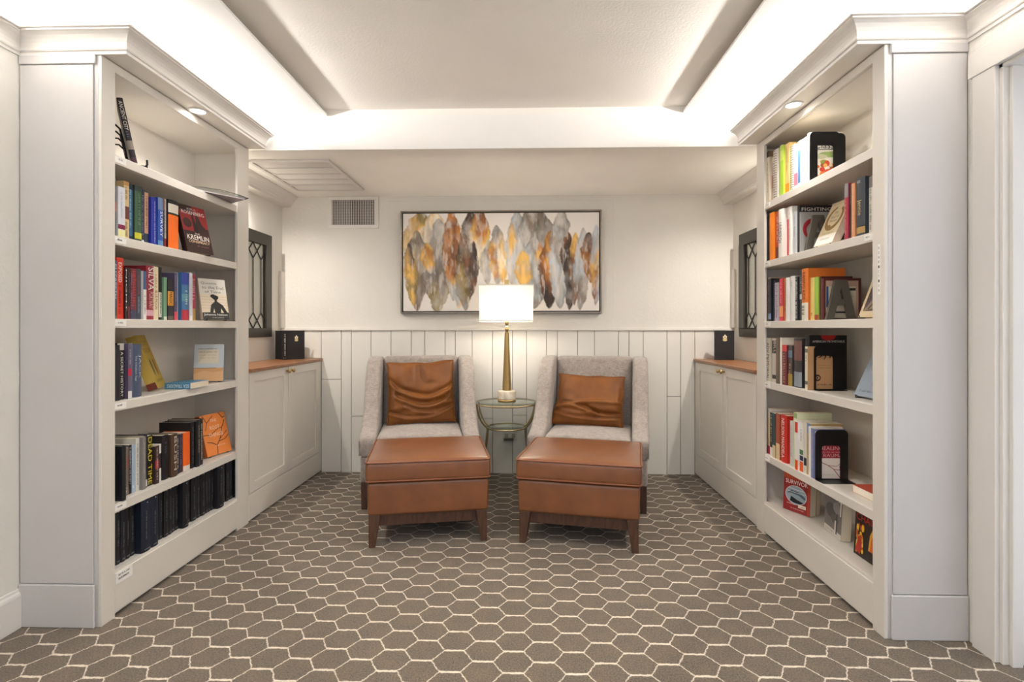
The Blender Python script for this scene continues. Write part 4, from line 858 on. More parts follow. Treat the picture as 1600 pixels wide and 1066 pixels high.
# ================================================================ books
def book(name, label, group, M4, tk, h, d, kind='h', c='444444', bands=(), texts=(), front=None, cat='book', back=None):
    """spine at local x=0 facing -x, front cover at y=0 facing -y, standing on z=0"""
    t = thing(name, label, cat, (0, 0, 0), 0, group); t.matrix_world = M4
    rg = .42 if kind == 'p' else .5; base = flat(c, rg); sd = sum(ord(ch) for ch in label)
    hard = kind == 'h'; bt = .0025 if hard else .0009; ov = .003 if hard else .0004
    bt = min(bt, tk*.2); b = MB()
    zs = sorted(set([0.0, 1.0]+[round(z, 4) for z0, z1, _ in bands for z in (z0, z1)]))
    def bandcol(z):
        r = base
        for z0, z1, cc in bands:
            if z0 <= z <= z1: r = flat(cc, rg)
        return r
    b.box(bt, 0, 0, d, bt, h, base); b.box(bt, tk-bt, 0, d, tk, h, base)
    n = 6 if hard else 3; bulge = min(.006, tk*.12) if hard else .0006; prof = []
    for i in range(n+1):
        y = tk*i/n; prof.append((-bulge*math.sin(PI*i/n)**.8 if 0 < i < n else 0, y))
    for z0, z1 in zip(zs[:-1], zs[1:]):
        m = bandcol((z0+z1)/2); vs = [(x, y, z0*h) for x, y in prof]+[(x, y, z1*h) for x, y in prof]
        b.add(vs, [(i, i+n+1, i+n+2, i+1) for i in range(n)], m, True)
    vs = [(x, y, z) for z in (0, h) for x, y in prof]+[(bt*1.2, y, z) for z in (0, h) for x, y in prof]; k = n+1
    b.add(vs, [(2*k+i, 2*k+i+1, i+1, i) for i in range(n)]+[(k+i, k+i+1, 3*k+i+1, 3*k+i) for i in range(n)]+[(2*k+i, 3*k+i, 3*k+i+1, 2*k+i+1) for i in range(n)]+[(0, 2*k, 3*k, k), (k-1, 2*k-1, 4*k-1, 3*k-1)], base)
    cov = b.build('cover', t, fix=False)
    p = MB(); p.box(bt*1.3, bt, ov, d-ov, tk-bt, h-ov, M['pages'] if sd % 3 else M['pages2']); p.build('page_block', t, fix=False)
    if kind == 's':
        w = MB(); nr = 20
        for i in range(nr):
            z = h*(.04+.92*i/(nr-1)); w.tube([(.004+.009*math.cos(a)-.004, tk/2+min(.012, tk*.48)*math.sin(a), z) for a in [2*PI*q/10 for q in range(10)]], .0011, flat('2a2a2c', .4), 5, closed=True)
        w.build('spiral_coil', t)
    if texts:
        w = MB(); top_x = -bulge-.0006
        for i, (s, zt, zb, wf, cc) in enumerate(texts):
            L = (zt-zb)*h; Wd = wf*tk; m = flat(cc, .6)
            off = 0.0
            if len(texts) > 1 and i > 0 and texts[0][1] > zb and texts[0][2] < zt: off = tk*.30
            elif len(texts) > 1 and i == 0 and any(q[1] > zb and q[2] < zt for q in texts[1:]): off = -tk*.13
            y = tk/2+Wd/2+off; y = min(y, tk*.97)
            if s is None: put_dashes(w, (top_x, y, zt*h), (0, 0, -L), (0, -Wd, 0), m, sd+i)
            else: put_text(w, s, (top_x, y, zt*h), (0, 0, -L), (0, -Wd, 0), m)
        w.build('spine_lettering', cov, fix=False)
    for shapes, yy, sg in ((front, -.0005, -1), (back, tk+.0005, 1)):
        if shapes:
            w = MB(); printed(w, shapes, d, h, yy, sg); w.build('cover_print', cov, fix=False)
    return t
def printed(w, shapes, d, h, y0, sg):
    for k, s in enumerate(shapes):
        y = y0+sg*.0001*k; P = lambda u, v: ((u if sg < 0 else 1-u)*d, y, v*h); m = flat(s[-1], .5)
        if s[0] == 'rect': w.quad(P(s[1], s[2]), P(s[3], s[2]), P(s[3], s[4]), P(s[1], s[4]), m)
        elif s[0] == 'poly': w.add([P(u, v) for u, v in s[1]], [tuple(range(len(s[1])))], m)
        elif s[0] == 'ell':
            w.add([P(s[1]+s[3]*math.cos(a), s[2]+s[4]*math.sin(a)) for a in [2*PI*i/28 for i in range(28)]], [tuple(range(28))], m)
        elif s[0] == 'ring':
            _, cx, cz, r0, r1, a0, a1, _c = s; n = 30; vs = []
            for i in range(n+1):
                a = math.radians(a0+(a1-a0)*i/n); q = .55+.45*math.sin(PI*i/n)
                for r in (r1-(r1-r0)*q, r1): vs.append((cx*d+r*math.cos(a)*d, y, cz*h+r*math.sin(a)*d))
            w.add(vs, [(2*i, 2*i+1, 2*i+3, 2*i+2) for i in range(n)], m)
        elif s[0] == 'text':
            o = Vector(P(s[2], s[3])); put_text(w, s[1], o, Vector(P(s[4], s[3]))-o, Vector(P(s[2], s[5]))-o, m)
        elif s[0] == 'dash':
            o = Vector(P(s[1], s[2])); put_dashes(w, o, Vector(P(s[3], s[2]))-o, Vector(P(s[1], s[4]))-o, m, int(s[2]*999))
        elif s[0] == 'line':
            for (u0, v0), (u1, v1) in zip(s[1][:-1], s[1][1:]):
                a, bb = Vector((u0*d, v0*h)), Vector((u1*d, v1*h)); n_ = Vector((-(bb-a).y, (bb-a).x)).normalized()*s[2]*d
                w.quad(*[(q.x, y, q.y) for q in (a-n_, bb-n_, bb+n_, a+n_)], m)
def at_spine(side, X, y, z, tk):
    if side == 'L': return Tm(Vector((X, y+tk, z))) @ Matrix.Rotation(PI, 4, 'Z')
    return Tm(Vector((X, y, z)))
def face_out(BL, BR, z, tk, lean):
    """cover turned to the room: bottom edge BL -> BR as seen from the front, leaning back"""
    ex = Vector((BR[0]-BL[0], BR[1]-BL[1], 0)).normalized(); ez = Vector((0, 0, 1)); ey = ez.cross(ex); a = math.radians(lean)
    y2 = ey*math.cos(a)-ez*math.sin(a); z2 = ez*math.cos(a)+ey*math.sin(a)
    m = Matrix((ex, y2, z2)).transposed().to_4x4(); m.translation = Vector((BL[0], BL[1], z+tk*math.sin(a)+.0005)); return m
SHELFWORD = {'L5': 'second shelf of the left bookcase', 'L4': 'third shelf of the left bookcase', 'L3': 'fourth shelf of the left bookcase', 'L2': 'fifth shelf of the left bookcase',
             'R6': 'top shelf, right bookcase', 'R5': 'second shelf, right bookcase', 'R5b': 'second shelf, right bookcase', 'R4': 'third shelf, right bookcase', 'R3': 'fourth shelf, right bookcase', 'R2': 'fifth shelf, right bookcase'}
JUT = {'black hardback jutting out past the shelf edge': .028}
BARC = [('rect', .08, .06, .34, .26, 'd8d8dc'), ('rect', .12, .13, .30, .22, '3a3a44')]
rr = random.Random(11)
for key, side, z, X, grp, rows in ROWS:
    for (y, tk, h, kind, c, bands, texts, lab) in rows:
        full = lab if 'shelf' in lab else lab+', '+SHELFWORD[key]
        w = full.split()
        if len(w) > 16: full = lab
        d = min(.20, max(.115, h*(.70 if kind == 'h' else .62)))
        s = 1 if side == 'L' else -1; x = X+s*(rr.uniform(-.012, .006)+JUT.get(lab, 0))
        nm = 'cookbook' if key == 'R6' else 'book'
        fr = None
        if lab.startswith('straw yellow hardback'): texts = list(texts)
        m4 = at_spine(side, x, y, z+.0004, tk)
        tl = rr.uniform(-.5, .5)
        o = book(nm, full, grp, m4, tk, h, d, kind, c, bands, texts, fr, back=BARC if 'barcode' in lab else None)
# the long row of black volumes along the left bottom shelf
ends = [2.101, 2.1275, 2.154, 2.182, 2.212, 2.272, 2.321, 2.360, 2.386, 2.416, 2.441, 2.467, 2.496, 2.540, 2.563, 2.585, 2.628, 2.661, 2.700, 2.721, 2.746, 2.771, 2.832, 2.861, 2.889, 2.915, 2.962, 2.989, 3.016]
ORD = 'first second third fourth fifth sixth seventh eighth ninth tenth eleventh twelfth thirteenth fourteenth fifteenth sixteenth seventeenth eighteenth nineteenth twentieth twenty-first twenty-second twenty-third twenty-fourth twenty-fifth twenty-sixth twenty-seventh twenty-eighth'.split()
wide = {4: .026, 5: .024, 12: .020, 21: .026}; rv = random.Random(5)
for i in range(28):
    y0, y1 = ends[i], ends[i+1]; tk = y1-y0-.0012; h = .232+rv.uniform(-.003, .004); x = -1.676+wide.get(i, rv.uniform(-.004, .004)); c = ('14151a', '15171f', '121317')[i % 3]
    if i in wide: c = '131a2c' if i in (4, 5) else '12141b'
    lab = '%s black volume from the near stile, bottom shelf, left bookcase' % ORD[i]
    if i in wide: lab = '%s black volume from the near stile, bottom shelf, thick and standing proud' % ORD[i]
    o = book('bound_volume', lab, 'black volumes on the left bottom shelf', at_spine('L', x, y0, .1874, tk), tk, h, .165, 'h', c)
    cov = o.children[0]; w = MB(); bx = -min(.006, tk*.12)-.0007; g = flat('77787a', .4)
    w.add([(bx, tk*.5+.003*math.cos(a), h*.93+.003*math.sin(a)) for a in [2*PI*q/10 for q in range(10)]], [tuple(range(10))], flat('c9cacc', .35))
    w.quad((bx, tk*.2, h*.045), (bx, tk*.8, h*.045), (bx, tk*.8, h*.06), (bx, tk*.2, h*.06), g)
    lo = rv.uniform(.14, .3); put_dashes(w, (bx, tk*.64, h*rv.uniform(.66, .78)), (0, 0, -h*(.72-lo)), (0, -min(.008, tk*.3), 0), g, i)
    w.build('spine_lettering', cov, fix=False)
# ---------------------------------------------------------------- books turned cover-out
def wire_easel(label, M4, w, h, lean):
    """bent wire book stand: two hooked feet in front, an arched back and a rear strut"""
    o = MB(); r = .0022; m = M['blackwire']; a = math.radians(lean); B = lambda x, q, y=0.0: (x, y+q*math.sin(a), q*math.cos(a))
    for s in (-1, 1):
        x = s*w*.36; o.tube([(x, -.026, .014), (x, -.028, .002), (x, .0, .002), B(x, h*.1, .004), B(x, h*.34, .004)], r, m, 6)
    xa = w*.36; o.tube([B(xa*math.cos(q), h*.34+h*.16*math.sin(q), .004) for q in [PI*k/10 for k in range(11)]], r, m, 6)
    o.tube([B(0, h*.48, .004), (0, .075+h*.12, .002)], r, m, 6)
    e = o.build('book_easel'); e.matrix_world = M4; return tag(e, label, 'book stand', 'wire book stands')
def easel_for(label, BL, BR, z, w, h, lean, tk):
    m = face_out(BL, BR, z, 0, 0); off = tk*math.cos(math.radians(lean))+.001
    c = (Vector((BL[0], BL[1], 0))+Vector((BR[0], BR[1], 0)))/2; m.translation = Vector((c.x, c.y, z+.0005)); m = m @ Tm(Vector((0, off, 0)))
    return wire_easel(label, m, w, h, lean)
def ext(BL, BR, w):
    v = Vector((BR[0]-BL[0], BR[1]-BL[1], 0)).normalized()*w; return (BL[0]+v.x, BL[1]+v.y)
FO = []
def cover_book(label, BL, BR, z, w, h, tk, lean, c, front, texts=(), kind='h', bands=(), easel=None, grp=None):
    book('book', label, grp, face_out(BL, BR, z, tk, lean), tk, h, w, kind, c, bands, texts, front)
    if easel: easel_for(easel, BL, ext(BL, BR, w), z, w, h, lean, tk)
# left bookcase
kre = [('rect', 0, 0, 1, 1, '2a1512'), ('rect', 0, .45, .42, .86, '8c1f22'), ('rect', .5, .55, 1, 1, '8e2024'), ('poly', [(.5, .5), (.62, .9), (.78, .62), (.9, .55), (1, .5), (1, .3), (.3, .35)], '2e1614'), ('ell', .22, .62, .16, .1, '3a1514'),
       ('poly', [(.42, .40), (.50, .74), (.58, .40)], '1a0e0d'), ('text', 'JOEL C.', .30, .90, .66, .945, 'f0e6e0'), ('text', 'ROSENBERG', .08, .81, .93, .885, 'f4ece6'), ('text', 'THE', .42, .385, .60, .42, 'e8d6c8'), ('text', 'KREMLIN', .10, .27, .93, .37, 'f6eee4'), ('text', 'CONSPIRACY', .12, .20, .93, .255, 'e9c9a4'), ('dash', .4, .13, .85, .15, '9a6a5c')]
cover_book('dark red thriller with white capital title standing cover-out, second shelf left', (-1.664, 2.545), (-1.628, 2.70), 1.53, .160, .250, .030, 15, '2a1512', kre, easel='black wire stand behind the dark red cover-out thriller')
wom = [('rect', 0, 0, 1, 1, 'd8cab2'), ('rect', 0, .62, 1, 1, 'd2cdc4')]+[('line', [(.0, .28+.07*i), (.35, .275+.07*i), (.7, .29+.07*i), (1, .28+.07*i)], .004, 'a68f74') for i in range(5)]+[
       ('poly', [(.30, .20), (.36, .36), (.50, .44), (.56, .45), (.62, .44), (.80, .36), (.95, .18), (.82, .16), (.72, .28), (.70, .16), (.48, .16), (.46, .28), (.40, .16), (.30, .16)], '171310'), ('rect', .51, .42, .60, .52, '171310'),
       ('ell', .55, .545, .12, .055, '171310'), ('ell', .47, .575, .10, .045, '171310'), ('rect', 0, 0, 1, .17, '2c2a28'), ('poly', [(0, .17), (.3, .18), (.6, .16), (1, .18), (1, .12), (0, .12)], '26221f'),
       ('text', 'Queenie', .08, .855, .66, .92, '5c5148'), ('text', 'to the End', .10, .75, .90, .82, '5c5148'), ('text', 'of Time', .18, .65, .78, .71, '5c5148'), ('text', 'Johanna Nelson', .05, .085, .93, .145, 'eeeae2'), ('dash', .35, .04, .8, .065, 'b8b2a8')]
cover_book('cream novel with black seated silhouette standing cover-out, third shelf left', (-1.662, 2.665), (-1.598, 2.782), 1.195, .142, .222, .026, 13, 'cabda6', wom, easel='black wire stand behind the cream silhouette novel')
gold = [('rect', 0, 0, 1, 1, 'b39a3e'), ('text', 'SCOTT', .15, .80, .88, .89, '6a5a1e'), ('text', 'TUROW', .15, .66, .90, .75, '6e5e22'), ('poly', [(.30, .25), (.36, .22), (.42, .30), (.42, .50), (.36, .56), (.30, .50)], '3a3f22'), ('poly', [(.64, .25), (.70, .22), (.76, .30), (.76, .50), (.70, .56), (.64, .50)], '8a4a26'), ('text', 'TESTIMONY', .18, .10, .86, .15, '6a5a1e')]
cover_book('gold paperback with a green and a red feather, leaning on the fourth shelf', (-1.728, 2.424), (-1.792, 2.57), .86, .165, .265, .040, 20, 'c2a650', gold, kind='p', bands=[(0, .12, '6a2a1c')])
snd = [('rect', 0, 0, 1, 1, 'c3cbd0'), ('rect', 0, 0, 1, .36, 'cf9f6c'), ('poly', [(0, .20), (.35, .30), (.65, .24), (1, .28), (1, 0), (0, 0)], 'd9ae80'), ('rect', 0, .355, .75, .365, '4a4038'), ('rect', .12, .48, .84, .86, 'd4d0c4'), ('rect', .14, .50, .82, .84, 'dcd2bd'), ('dash', .12, .865, .8, .9, '7a7468'), ('dash', .16, .78, .78, .815, '8a8272'), ('dash', .2, .7, .74, .72, 'a8957c'), ('dash', .2, .62, .74, .64, 'b09a80')]
cover_book('pale blue hardback with sandy desert cover standing cover-out on the fourth shelf', (-1.798, 2.797), (-1.680, 2.845), .86, .142, .205, .030, 10, '7f8fa2', snd, easel='black wire stand under the pale blue desert hardback')
brn = [('rect', 0, 0, 1, 1, 'e2863e'), ('line', [(.42, 0), (.46, .22), (.62, .36), (.78, .62), (.95, .80)], .014, '3a2214'), ('line', [(.46, .22), (.3, .30), (.1, .34)], .012, '3a2214'), ('line', [(.56, .30), (.82, .33), (1, .42)], .011, '3a2214'), ('line', [(.62, .36), (.95, .52)], .009, '3a2214'), ('line', [(.1, .98), (.22, .80), (.12, .62)], .011, '3a2214'), ('line', [(.22, .80), (.5, .95)], .010, '3a2214'), ('line', [(.75, 1), (.88, .86), (.98, .88)], .011, '3a2214'), ('line', [(0, .52), (.3, .50), (.62, .62), (.78, .62)], .010, '3a2214'),
       ('text', 'THE', .36, .80, .62, .87, 'ecd3bf'), ('text', 'ROOT', .30, .62, .70, .71, 'ecd3bf'), ('text', 'THINGS', .20, .44, .78, .53, 'ecd3bf'), ('dash', .4, .2, .85, .23, 'e6c4aa')]
cover_book('orange hardback with black branches standing cover-out, fifth shelf left', (-1.712, 2.785), (-1.680, 2.955), .452, .178, .226, .030, 14, 'a85a2c', brn, easel='black wire stand behind the orange branch-patterned hardback')
# blue paperback lying flat on the left fourth shelf
def lying(label, corner, spine_dir, into, tk, h, d, c, texts, z, kind='p', front=None):
    """book on its back: spine runs along spine_dir from the corner, pages run along 'into'"""
    zl = Vector((*spine_dir, 0)).normalized(); xl = Vector((*into, 0)); xl = (xl-zl*xl.dot(zl)).normalized(); yl = zl.cross(xl)
    m = Matrix((xl, yl, zl)).transposed().to_4x4(); m.translation = Vector((corner[0], corner[1], z+.0006 if yl.z > 0 else z+tk+.0006)); return book('book', label, None, m, tk, h, d, kind, c, (), texts, front)
lying('blue paperback lying flat by the gold paperback, cream pages to the right', (-1.752, 2.505), (1, .03), (.05, 1), .030, .125, .155, '4d86a8', [('SEA TRADERS', .95, .1, .55, 'd8eaf0')], .86)
# book on the tall wire stand, top shelf
AM = Tm(Vector((-1.652, 2.200, 1.8585))) @ Matrix.Rotation(math.radians(127), 4, 'Z')
book('book', 'dark thin book with white spine title on a curled wire stand, top left shelf', None, AM @ Tm(Vector((0, .004, .006))) @ Matrix.Rotation(math.radians(-11), 4, 'X'), .022, .268, .165, 'h', '231f22', [(.20, .34, '8c8078'), (0, .08, '4a2838')], [('ANCIENT CITY', .95, .5, .62, 'dcd6cc'), (None, .48, .36, .45, '6a6a86')])
o = MB(); mw = M['blackwire']; r = .0042
for x in (.03, .125):
    o.tube([(x, -.030, .030), (x, -.031, .010), (x, -.024, .001), (x, .018, .001), (x, .036, .004), (x, .052, .09), (x, .064, .145), (x, .080, .160), (x, .100, .158), (x, .116, .140)], r, mw, 8)
    o.tube([(x, .050, .085), (x, .070, .104), (x, .094, .102), (x, .118, .075)], r*.9, mw, 8)
o.tube([(.03, .048, .07), (.125, .048, .07)], r*.8, mw, 8)
e = o.build('book_easel'); e.matrix_world = AM; tag(e, 'curled black wire stand holding the dark book on the top left shelf', 'book stand', 'wire book stands')
# magazine in a clear sleeve overhanging the top left shelf
t = thing('magazine', 'glossy magazine in a clear sleeve overhanging the top left shelf edge', 'magazine', (-1.690, 2.770, 1.8575), math.radians(56.6))
b = MB(); b.box(-.135, -.10, 0, .135, .10, .006, flat('b9aeb0', .3)); b.build('pages', t, bevel=.001)
b = MB(); b.quad((-.134, -.099, -.0006), (-.134, .099, -.0006), (.134, .099, -.0006), (.134, -.099, -.0006), paint('grey_mauve_cover', '8f8188', .35, 0, 80, .5)); b.build('back_cover', t, fix=False)
b = MB()
vs = []; N = 14
for i in range(N+1):
    u = i/N; x = -.15+.30*u; zz = .008+.016*math.sin(PI*u)+.004*math.sin(9*u)
    for y in (-.108, .108): vs.append((x, y, zz)); vs.append((x, y, zz+.0012))
fs = []
for i in range(N):
    a = 4*i; c = a+4; fs += [(a, c, c+2, a+2), (a+1, a+3, c+3, c+1), (a, a+1, c+1, c), (a+2, c+2, c+3, a+3)]
b.add(vs, fs, M['clear'], True); b.build('clear_sleeve', t)
b = MB(); b.tube([(-.15, -.108, .010), (-.08, -.109, .019), (0, -.109, .025), (.08, -.109, .020), (.15, -.108, .010)], .0016, flat('4a453e', .4), 6); b.tube([(.15, -.108, .010), (.152, 0, .012), (.15, .108, .010)], .0028, flat('2a2826', .4), 6); b.build('sleeve_edge', t)
# ---------------------------------------------------------------- right bookcase: bookends and leaning books
def bookend(label, x0, x1, y, z, h, cw, ch, base, cut_off=0.0):
    """bent steel bookend: upright plate with rounded top and a tongue-shaped window, flat foot to the front"""
    t = thing('bookend', label, 'bookend', ((x0+x1)/2, y, z+.0006), 0, 'black steel bookends'); W2 = (x1-x0)/2; th = .0025; m = M['blackmetal']; r = .022
    def rr_(w, h0, h1, r, n=8, cx=0):
        return [(cx-w, h0), (cx+w, h0)]+[(cx+w-r+r*math.cos(a), h1-r+r*math.sin(a)) for a in [PI/2*i/n for i in range(n+1)]]+[(cx-w+r+r*math.cos(a), h1-r+r*math.sin(a)) for a in [PI/2+PI/2*i/n for i in range(n+1)]]
    out = rr_(W2, 0, h, r); inn = rr_(cw/2, .006, ch, .014, cx=cut_off); b = MB(); n = len(out); vs = []
    for yy in (0, th): vs += [(x, yy, zz) for x, zz in out]+[(x, yy, zz) for x, zz in inn]
    fs = []
    for i in range(n):
        j = (i+1) % n; fs += [(i, j, n+j, n+i), (2*n+i, 3*n+i, 3*n+j, 2*n+j), (i, 2*n+i, 2*n+j, j), (n+i, n+j, 3*n+j, 3*n+i)]
    b.add(vs, fs, m); b.build('upright_plate', t)
    b = MB(); f = [(-W2, 0), (W2, 0), (W2*.96, -base), (-W2*.96, -base)]; b.prism([(x, yy) for x, yy in f], 'z', 0, .0025, m); b.build('foot_plate', t)
    return t
def letter_a(label, xc, y, z, w, h):
    b = MB(); m = M['gunmetal']; k = h; ow = w/2; tw = w*.20; lw = w*.24
    out = [(-ow, 0), (-ow+lw, 0), (-w*.135, k*.36), (w*.135, k*.36), (ow-lw, 0), (ow, 0), (tw, k), (-tw, k)]
    hole = [(-w*.085, k*.50), (w*.085, k*.50), (0.012*0, k*.80)]
    ring = [out[i] for i in (0, 1, 2, 3, 4, 5, 6, 7)]
    # two legs, crossbar and apex as one welded outline
    def poly(p): b.prism(p, 'y', -.016, 0, m)
    poly([(-ow, 0), (-ow+lw, 0), (-w*.125, k*.40), (-w*.085, k*.52), (0, k*.80), (0, k), (-tw, k)]); poly([(ow, 0), (tw, k), (0, k), (0, k*.80), (w*.085, k*.52), (w*.125, k*.40), (ow-lw, 0)])
    poly([(-w*.13, k*.36), (w*.13, k*.36), (w*.085, k*.52), (-w*.085, k*.52)])
    t = thing('letter_bookend', label, 'bookend', (xc, y, z+.0006), 0, 'letter bookends'); b.build('letter', t)
    b = MB(); b.box(-ow, -.016, 0, ow, .0, .003, m); b.build('foot_plate', t); return t
# top shelf: two bookends and the cookbook seen through the window
ck = [('rect', 0, 0, 1, 1, 'e9e4d8'), ('text', 'Classic', .12, .66, .92, .80, '2a2a26'), ('rect', .1, .635, .9, .65, '2a2a26'), ('ell', .6, .54, .36, .06, '9cb46a'), ('ell', .3, .50, .22, .05, 'c8c8a8')]
rc = random.Random(2)
for i in range(26): ck.append(('ell', .15+.70*rc.random(), .06+.36*rc.random(), .06+.07*rc.random(), .025+.04*rc.random(), rc.choice(['c23a26', 'd8762a', 'e0b060', 'a8542a', '6a3a20', 'e8d8b0', '7a9a4a', 'd04a2a'])))
book('cookbook', 'photo cookbook with vegetables seen through the black bookend window, top right shelf', 'cookbooks on the right top shelf', at_spine('R', 1.356, 2.531, 1.8554, .0275), .028, .235, .150, 'p', 'e4dfd4', (), (), ck)
bookend('black steel bookend in front of the vegetable cookbook, top right shelf', 1.346, 1.486, 2.520, 1.855, .232, .085, .168, .001)
bookend('second black steel bookend peeking out behind the first, top right shelf', 1.385, 1.515, 2.5245, 1.855, .226, .085, .168, .001, -.034)
brd = [('rect', 0, 0, 1, 1, 'a8a890'), ('rect', .03, .02, 1, .98, 'b4b49c')]
cover_book('large grey green picture book leaning at the near end of the top right shelf', (1.391, 2.155), (1.380, 2.04), 1.855, .120, .285, .014, 5, '4a4034', brd)
# second shelf: black topped book, letter bookend, cream book on a stand
fg = [('rect', 0, 0, 1, 1, 'a9a9a6'), ('rect', 0, .86, 1, 1, '1a1a1a'), ('text', 'FIGHTING', .06, .885, .94, .955, 'e8e4dc'), ('ring', .42, .50, .20, .33, -20, 250, 'b02a34'), ('poly', [(.5, .30), (.58, .36), (.60, .22)], 'b8303a')]
book('book', 'grey book with red ring and black top band behind the letter, second shelf right', 'books on the right second shelf', at_spine('R', 1.358, 2.636, 1.5304, .022), .022, .235, .165, 'h', '2a2a2a', (), (), fg)
letter_a('grey metal letter bookend beside the cream ring book, second shelf right', 1.412, 2.580, 1.53, .125, .172)
soul = [('rect', 0, 0, 1, 1, 'd8c8a4'), ('rect', 0, 0, 1, .22, 'e8e4da'), ('ring', .5, .60, .28, .42, 100, 420, '8a6a34'), ('ell', .36, .42, .12, .04, '8a6a34'), ('text', 'The', .40, .70, .60, .76, '6a5c44'), ('text', 'Soul of', .30, .60, .72, .67, '6a5c44'), ('text', 'Money', .32, .50, .70, .57, '6a5c44'), ('dash', .15, .93, .85, .96, '9a8a68'), ('dash', .2, .25, .8, .275, '9a8a68'), ('dash', .25, .12, .75, .15, '8a8474')]
cover_book('cream paperback with brown brushed ring leaning on a wire stand, second shelf right', (1.372, 2.535), (1.372, 2.40), 1.53, .150, .222, .032, 24, 'c9a86c', soul, kind='p', easel='black wire stand under the cream paperback with brown ring')
# third shelf: framed cream book, letter A, leaning picture book
crm = [('rect', 0, 0, 1, 1, '5a2420'), ('rect', .05, .04, .93, .94, 'b89a88'), ('rect', .05, .04, .86, .80, 'd2c9b4'), ('rect', .45, .70, .95*.9, .76, '2a2422'), ('rect', .3, .16, .8, .20, '2a2a30'), ('rect', .06, .3, .12, .8, '2f4a78'), ('dash', .35, .55, .8, .58, 'a89a84'), ('dash', .35, .45, .8, .48, 'a89a84')]
book('book', 'cream book with oxblood border behind the grey letter A, third shelf right', 'books on the right third shelf', at_spine('R', 1.350, 2.410, 1.1954, .022), .022, .188, .165, 'h', '5a2420', (), (), crm)
letter_a('grey metal letter A bookend on the third shelf of the right bookcase', 1.412, 2.398, 1.195, .132, .178)
pic = [('rect', 0, 0, 1, 1, 'cdbb98'), ('rect', .12, .12, 1, .62, '4a3c38'), ('poly', [(.12, .12), (.5, .5), (.7, .62), (1, .62), (1, .2)], '8a7a5c'), ('line', [(.2, .2), (.6, .55)], .03, '5a4468'), ('line', [(.35, .16), (.8, .5)], .03, '2a2a34')]
cover_book('cream book with dark picture leaning at the near end, third shelf right', (1.372, 2.200), (1.376, 2.06), 1.195, .120, .215, .020, 21, 'cdbb98', pic, easel='black wire stand under the cream picture book, third shelf right')
# fourth shelf
pro = [('rect', 0, 0, 1, 1, '0d0c0e'), ('poly', [(.30, 1), (.34, .93), (.5, .90), (.66, .93), (.72, 1)], 'b01c1c'), ('text', 'AMERICAN PROMETHEUS', .08, .865, .94, .905, 'e4dcd6')]
book('book', 'big black hardback with red flame and white title, fourth shelf right', 'books on the right fourth shelf', at_spine('R', 1.378, 2.583, .8604, .038), .038, .262, .178, 'h', '15141a', (), [(None, .9, .2, .3, '6a6a6e')], pro)
tan = [('rect', 0, 0, 1, 1, 'c09468'), ('text', '(9)1', .22, .70, .80, .86, '1c1712'), ('dash', .35, .56, .85, .585, '8a7a40'), ('dash', .35, .50, .85, .525, '8a7a40'), ('ring', .34, .28, .05, .12, 0, 360, '4a2c1c'), ('ell', .34, .28, .03, .02, '2a1c14'), ('text', 'MIKA', .35, .11, .85, .14, '3a2418')]
book('book', 'small tan book with cream spine behind the black bookend, fourth shelf right', 'books on the right fourth shelf', at_spine('R', 1.354, 2.554, .8604, .024), .024, .208, .135, 'p', 'c09468', [(0, 1, 'd8d0b8'), (.12, .2, '6a6660'), (.86, .95, '6a6a5c')], [(None, .82, .62, .4, '4a4640')], tan)
bookend('black steel bookend around the tan book, fourth shelf right', 1.380, 1.522, 2.545, .86, .214, .080, .165, .03, -.022)
blu = [('rect', 0, 0, 1, 1, '97a4b4'), ('ell', .4, .6, .25, .12, 'a8b2bc'), ('ell', .7, .3, .25, .1, '8794a6'), ('dash', .15, .10, .9, .15, '5a5e66'), ('dash', .5, .55, .95, .6, '3a4250')]
cover_book('pale blue grey book leaning at the near end, fourth shelf right', (1.415, 2.300), (1.420, 2.14), .86, .165, .215, .022, 25, '6a7686', blu, easel='black wire stand under the pale blue grey book, fourth shelf right')
# fifth shelf
hea = [('rect', 0, 0, 1, 1, 'eae2da'), ('rect', 0, .45, 1, .95, '9c2236'), ('text', 'HEALING', .10, .62, .92, .70, 'd8a8a4'), ('dash', .2, .565, .85, .60, 'd08a8c'), ('text', 'TRAUMA', .10, .475, .92, .545, 'd8a8a4'), ('line', [(.1, .38), (.4, .30), (.6, .22), (.85, .02)], .012, '9c3a48'), ('line', [(.4, .30), (.7, .28), (.95, .40)], .009, 'a84a58'), ('line', [(.6, .22), (.9, .2)], .010, '9c3a48'), ('line', [(.8, .3), (.85, .05)], .010, '9c3a48'), ('dash', .15, .1, .6, .12, 'b8a8a4')]
book('book', 'white and crimson paperback behind the large black bookend, fifth shelf right', 'books on the right fifth shelf', at_spine('R', 1.354, 2.4765, .4524, .0135), .0135, .222, .130, 'p', 'e4dcd6', (), (), hea)
bookend('large black steel bookend with flat foot on the fifth right shelf', 1.345, 1.495, 2.471, .452, .232, .084, .160, .062, -.003)
ry = [('rect', 0, 0, 1, 1, 'b8432c'), ('rect', .35, 0, 1, 1, 'b09a3c'), ('line', [(0, .2), (1, .5)], .03, 'c8a050')]
lying('red and olive paperback lying flat at the near end of the fifth shelf', (1.560, 2.300), (-.9, -.0), (-.1, -1), .032, .150, .190, 'b8432c', (), .452, front=None)
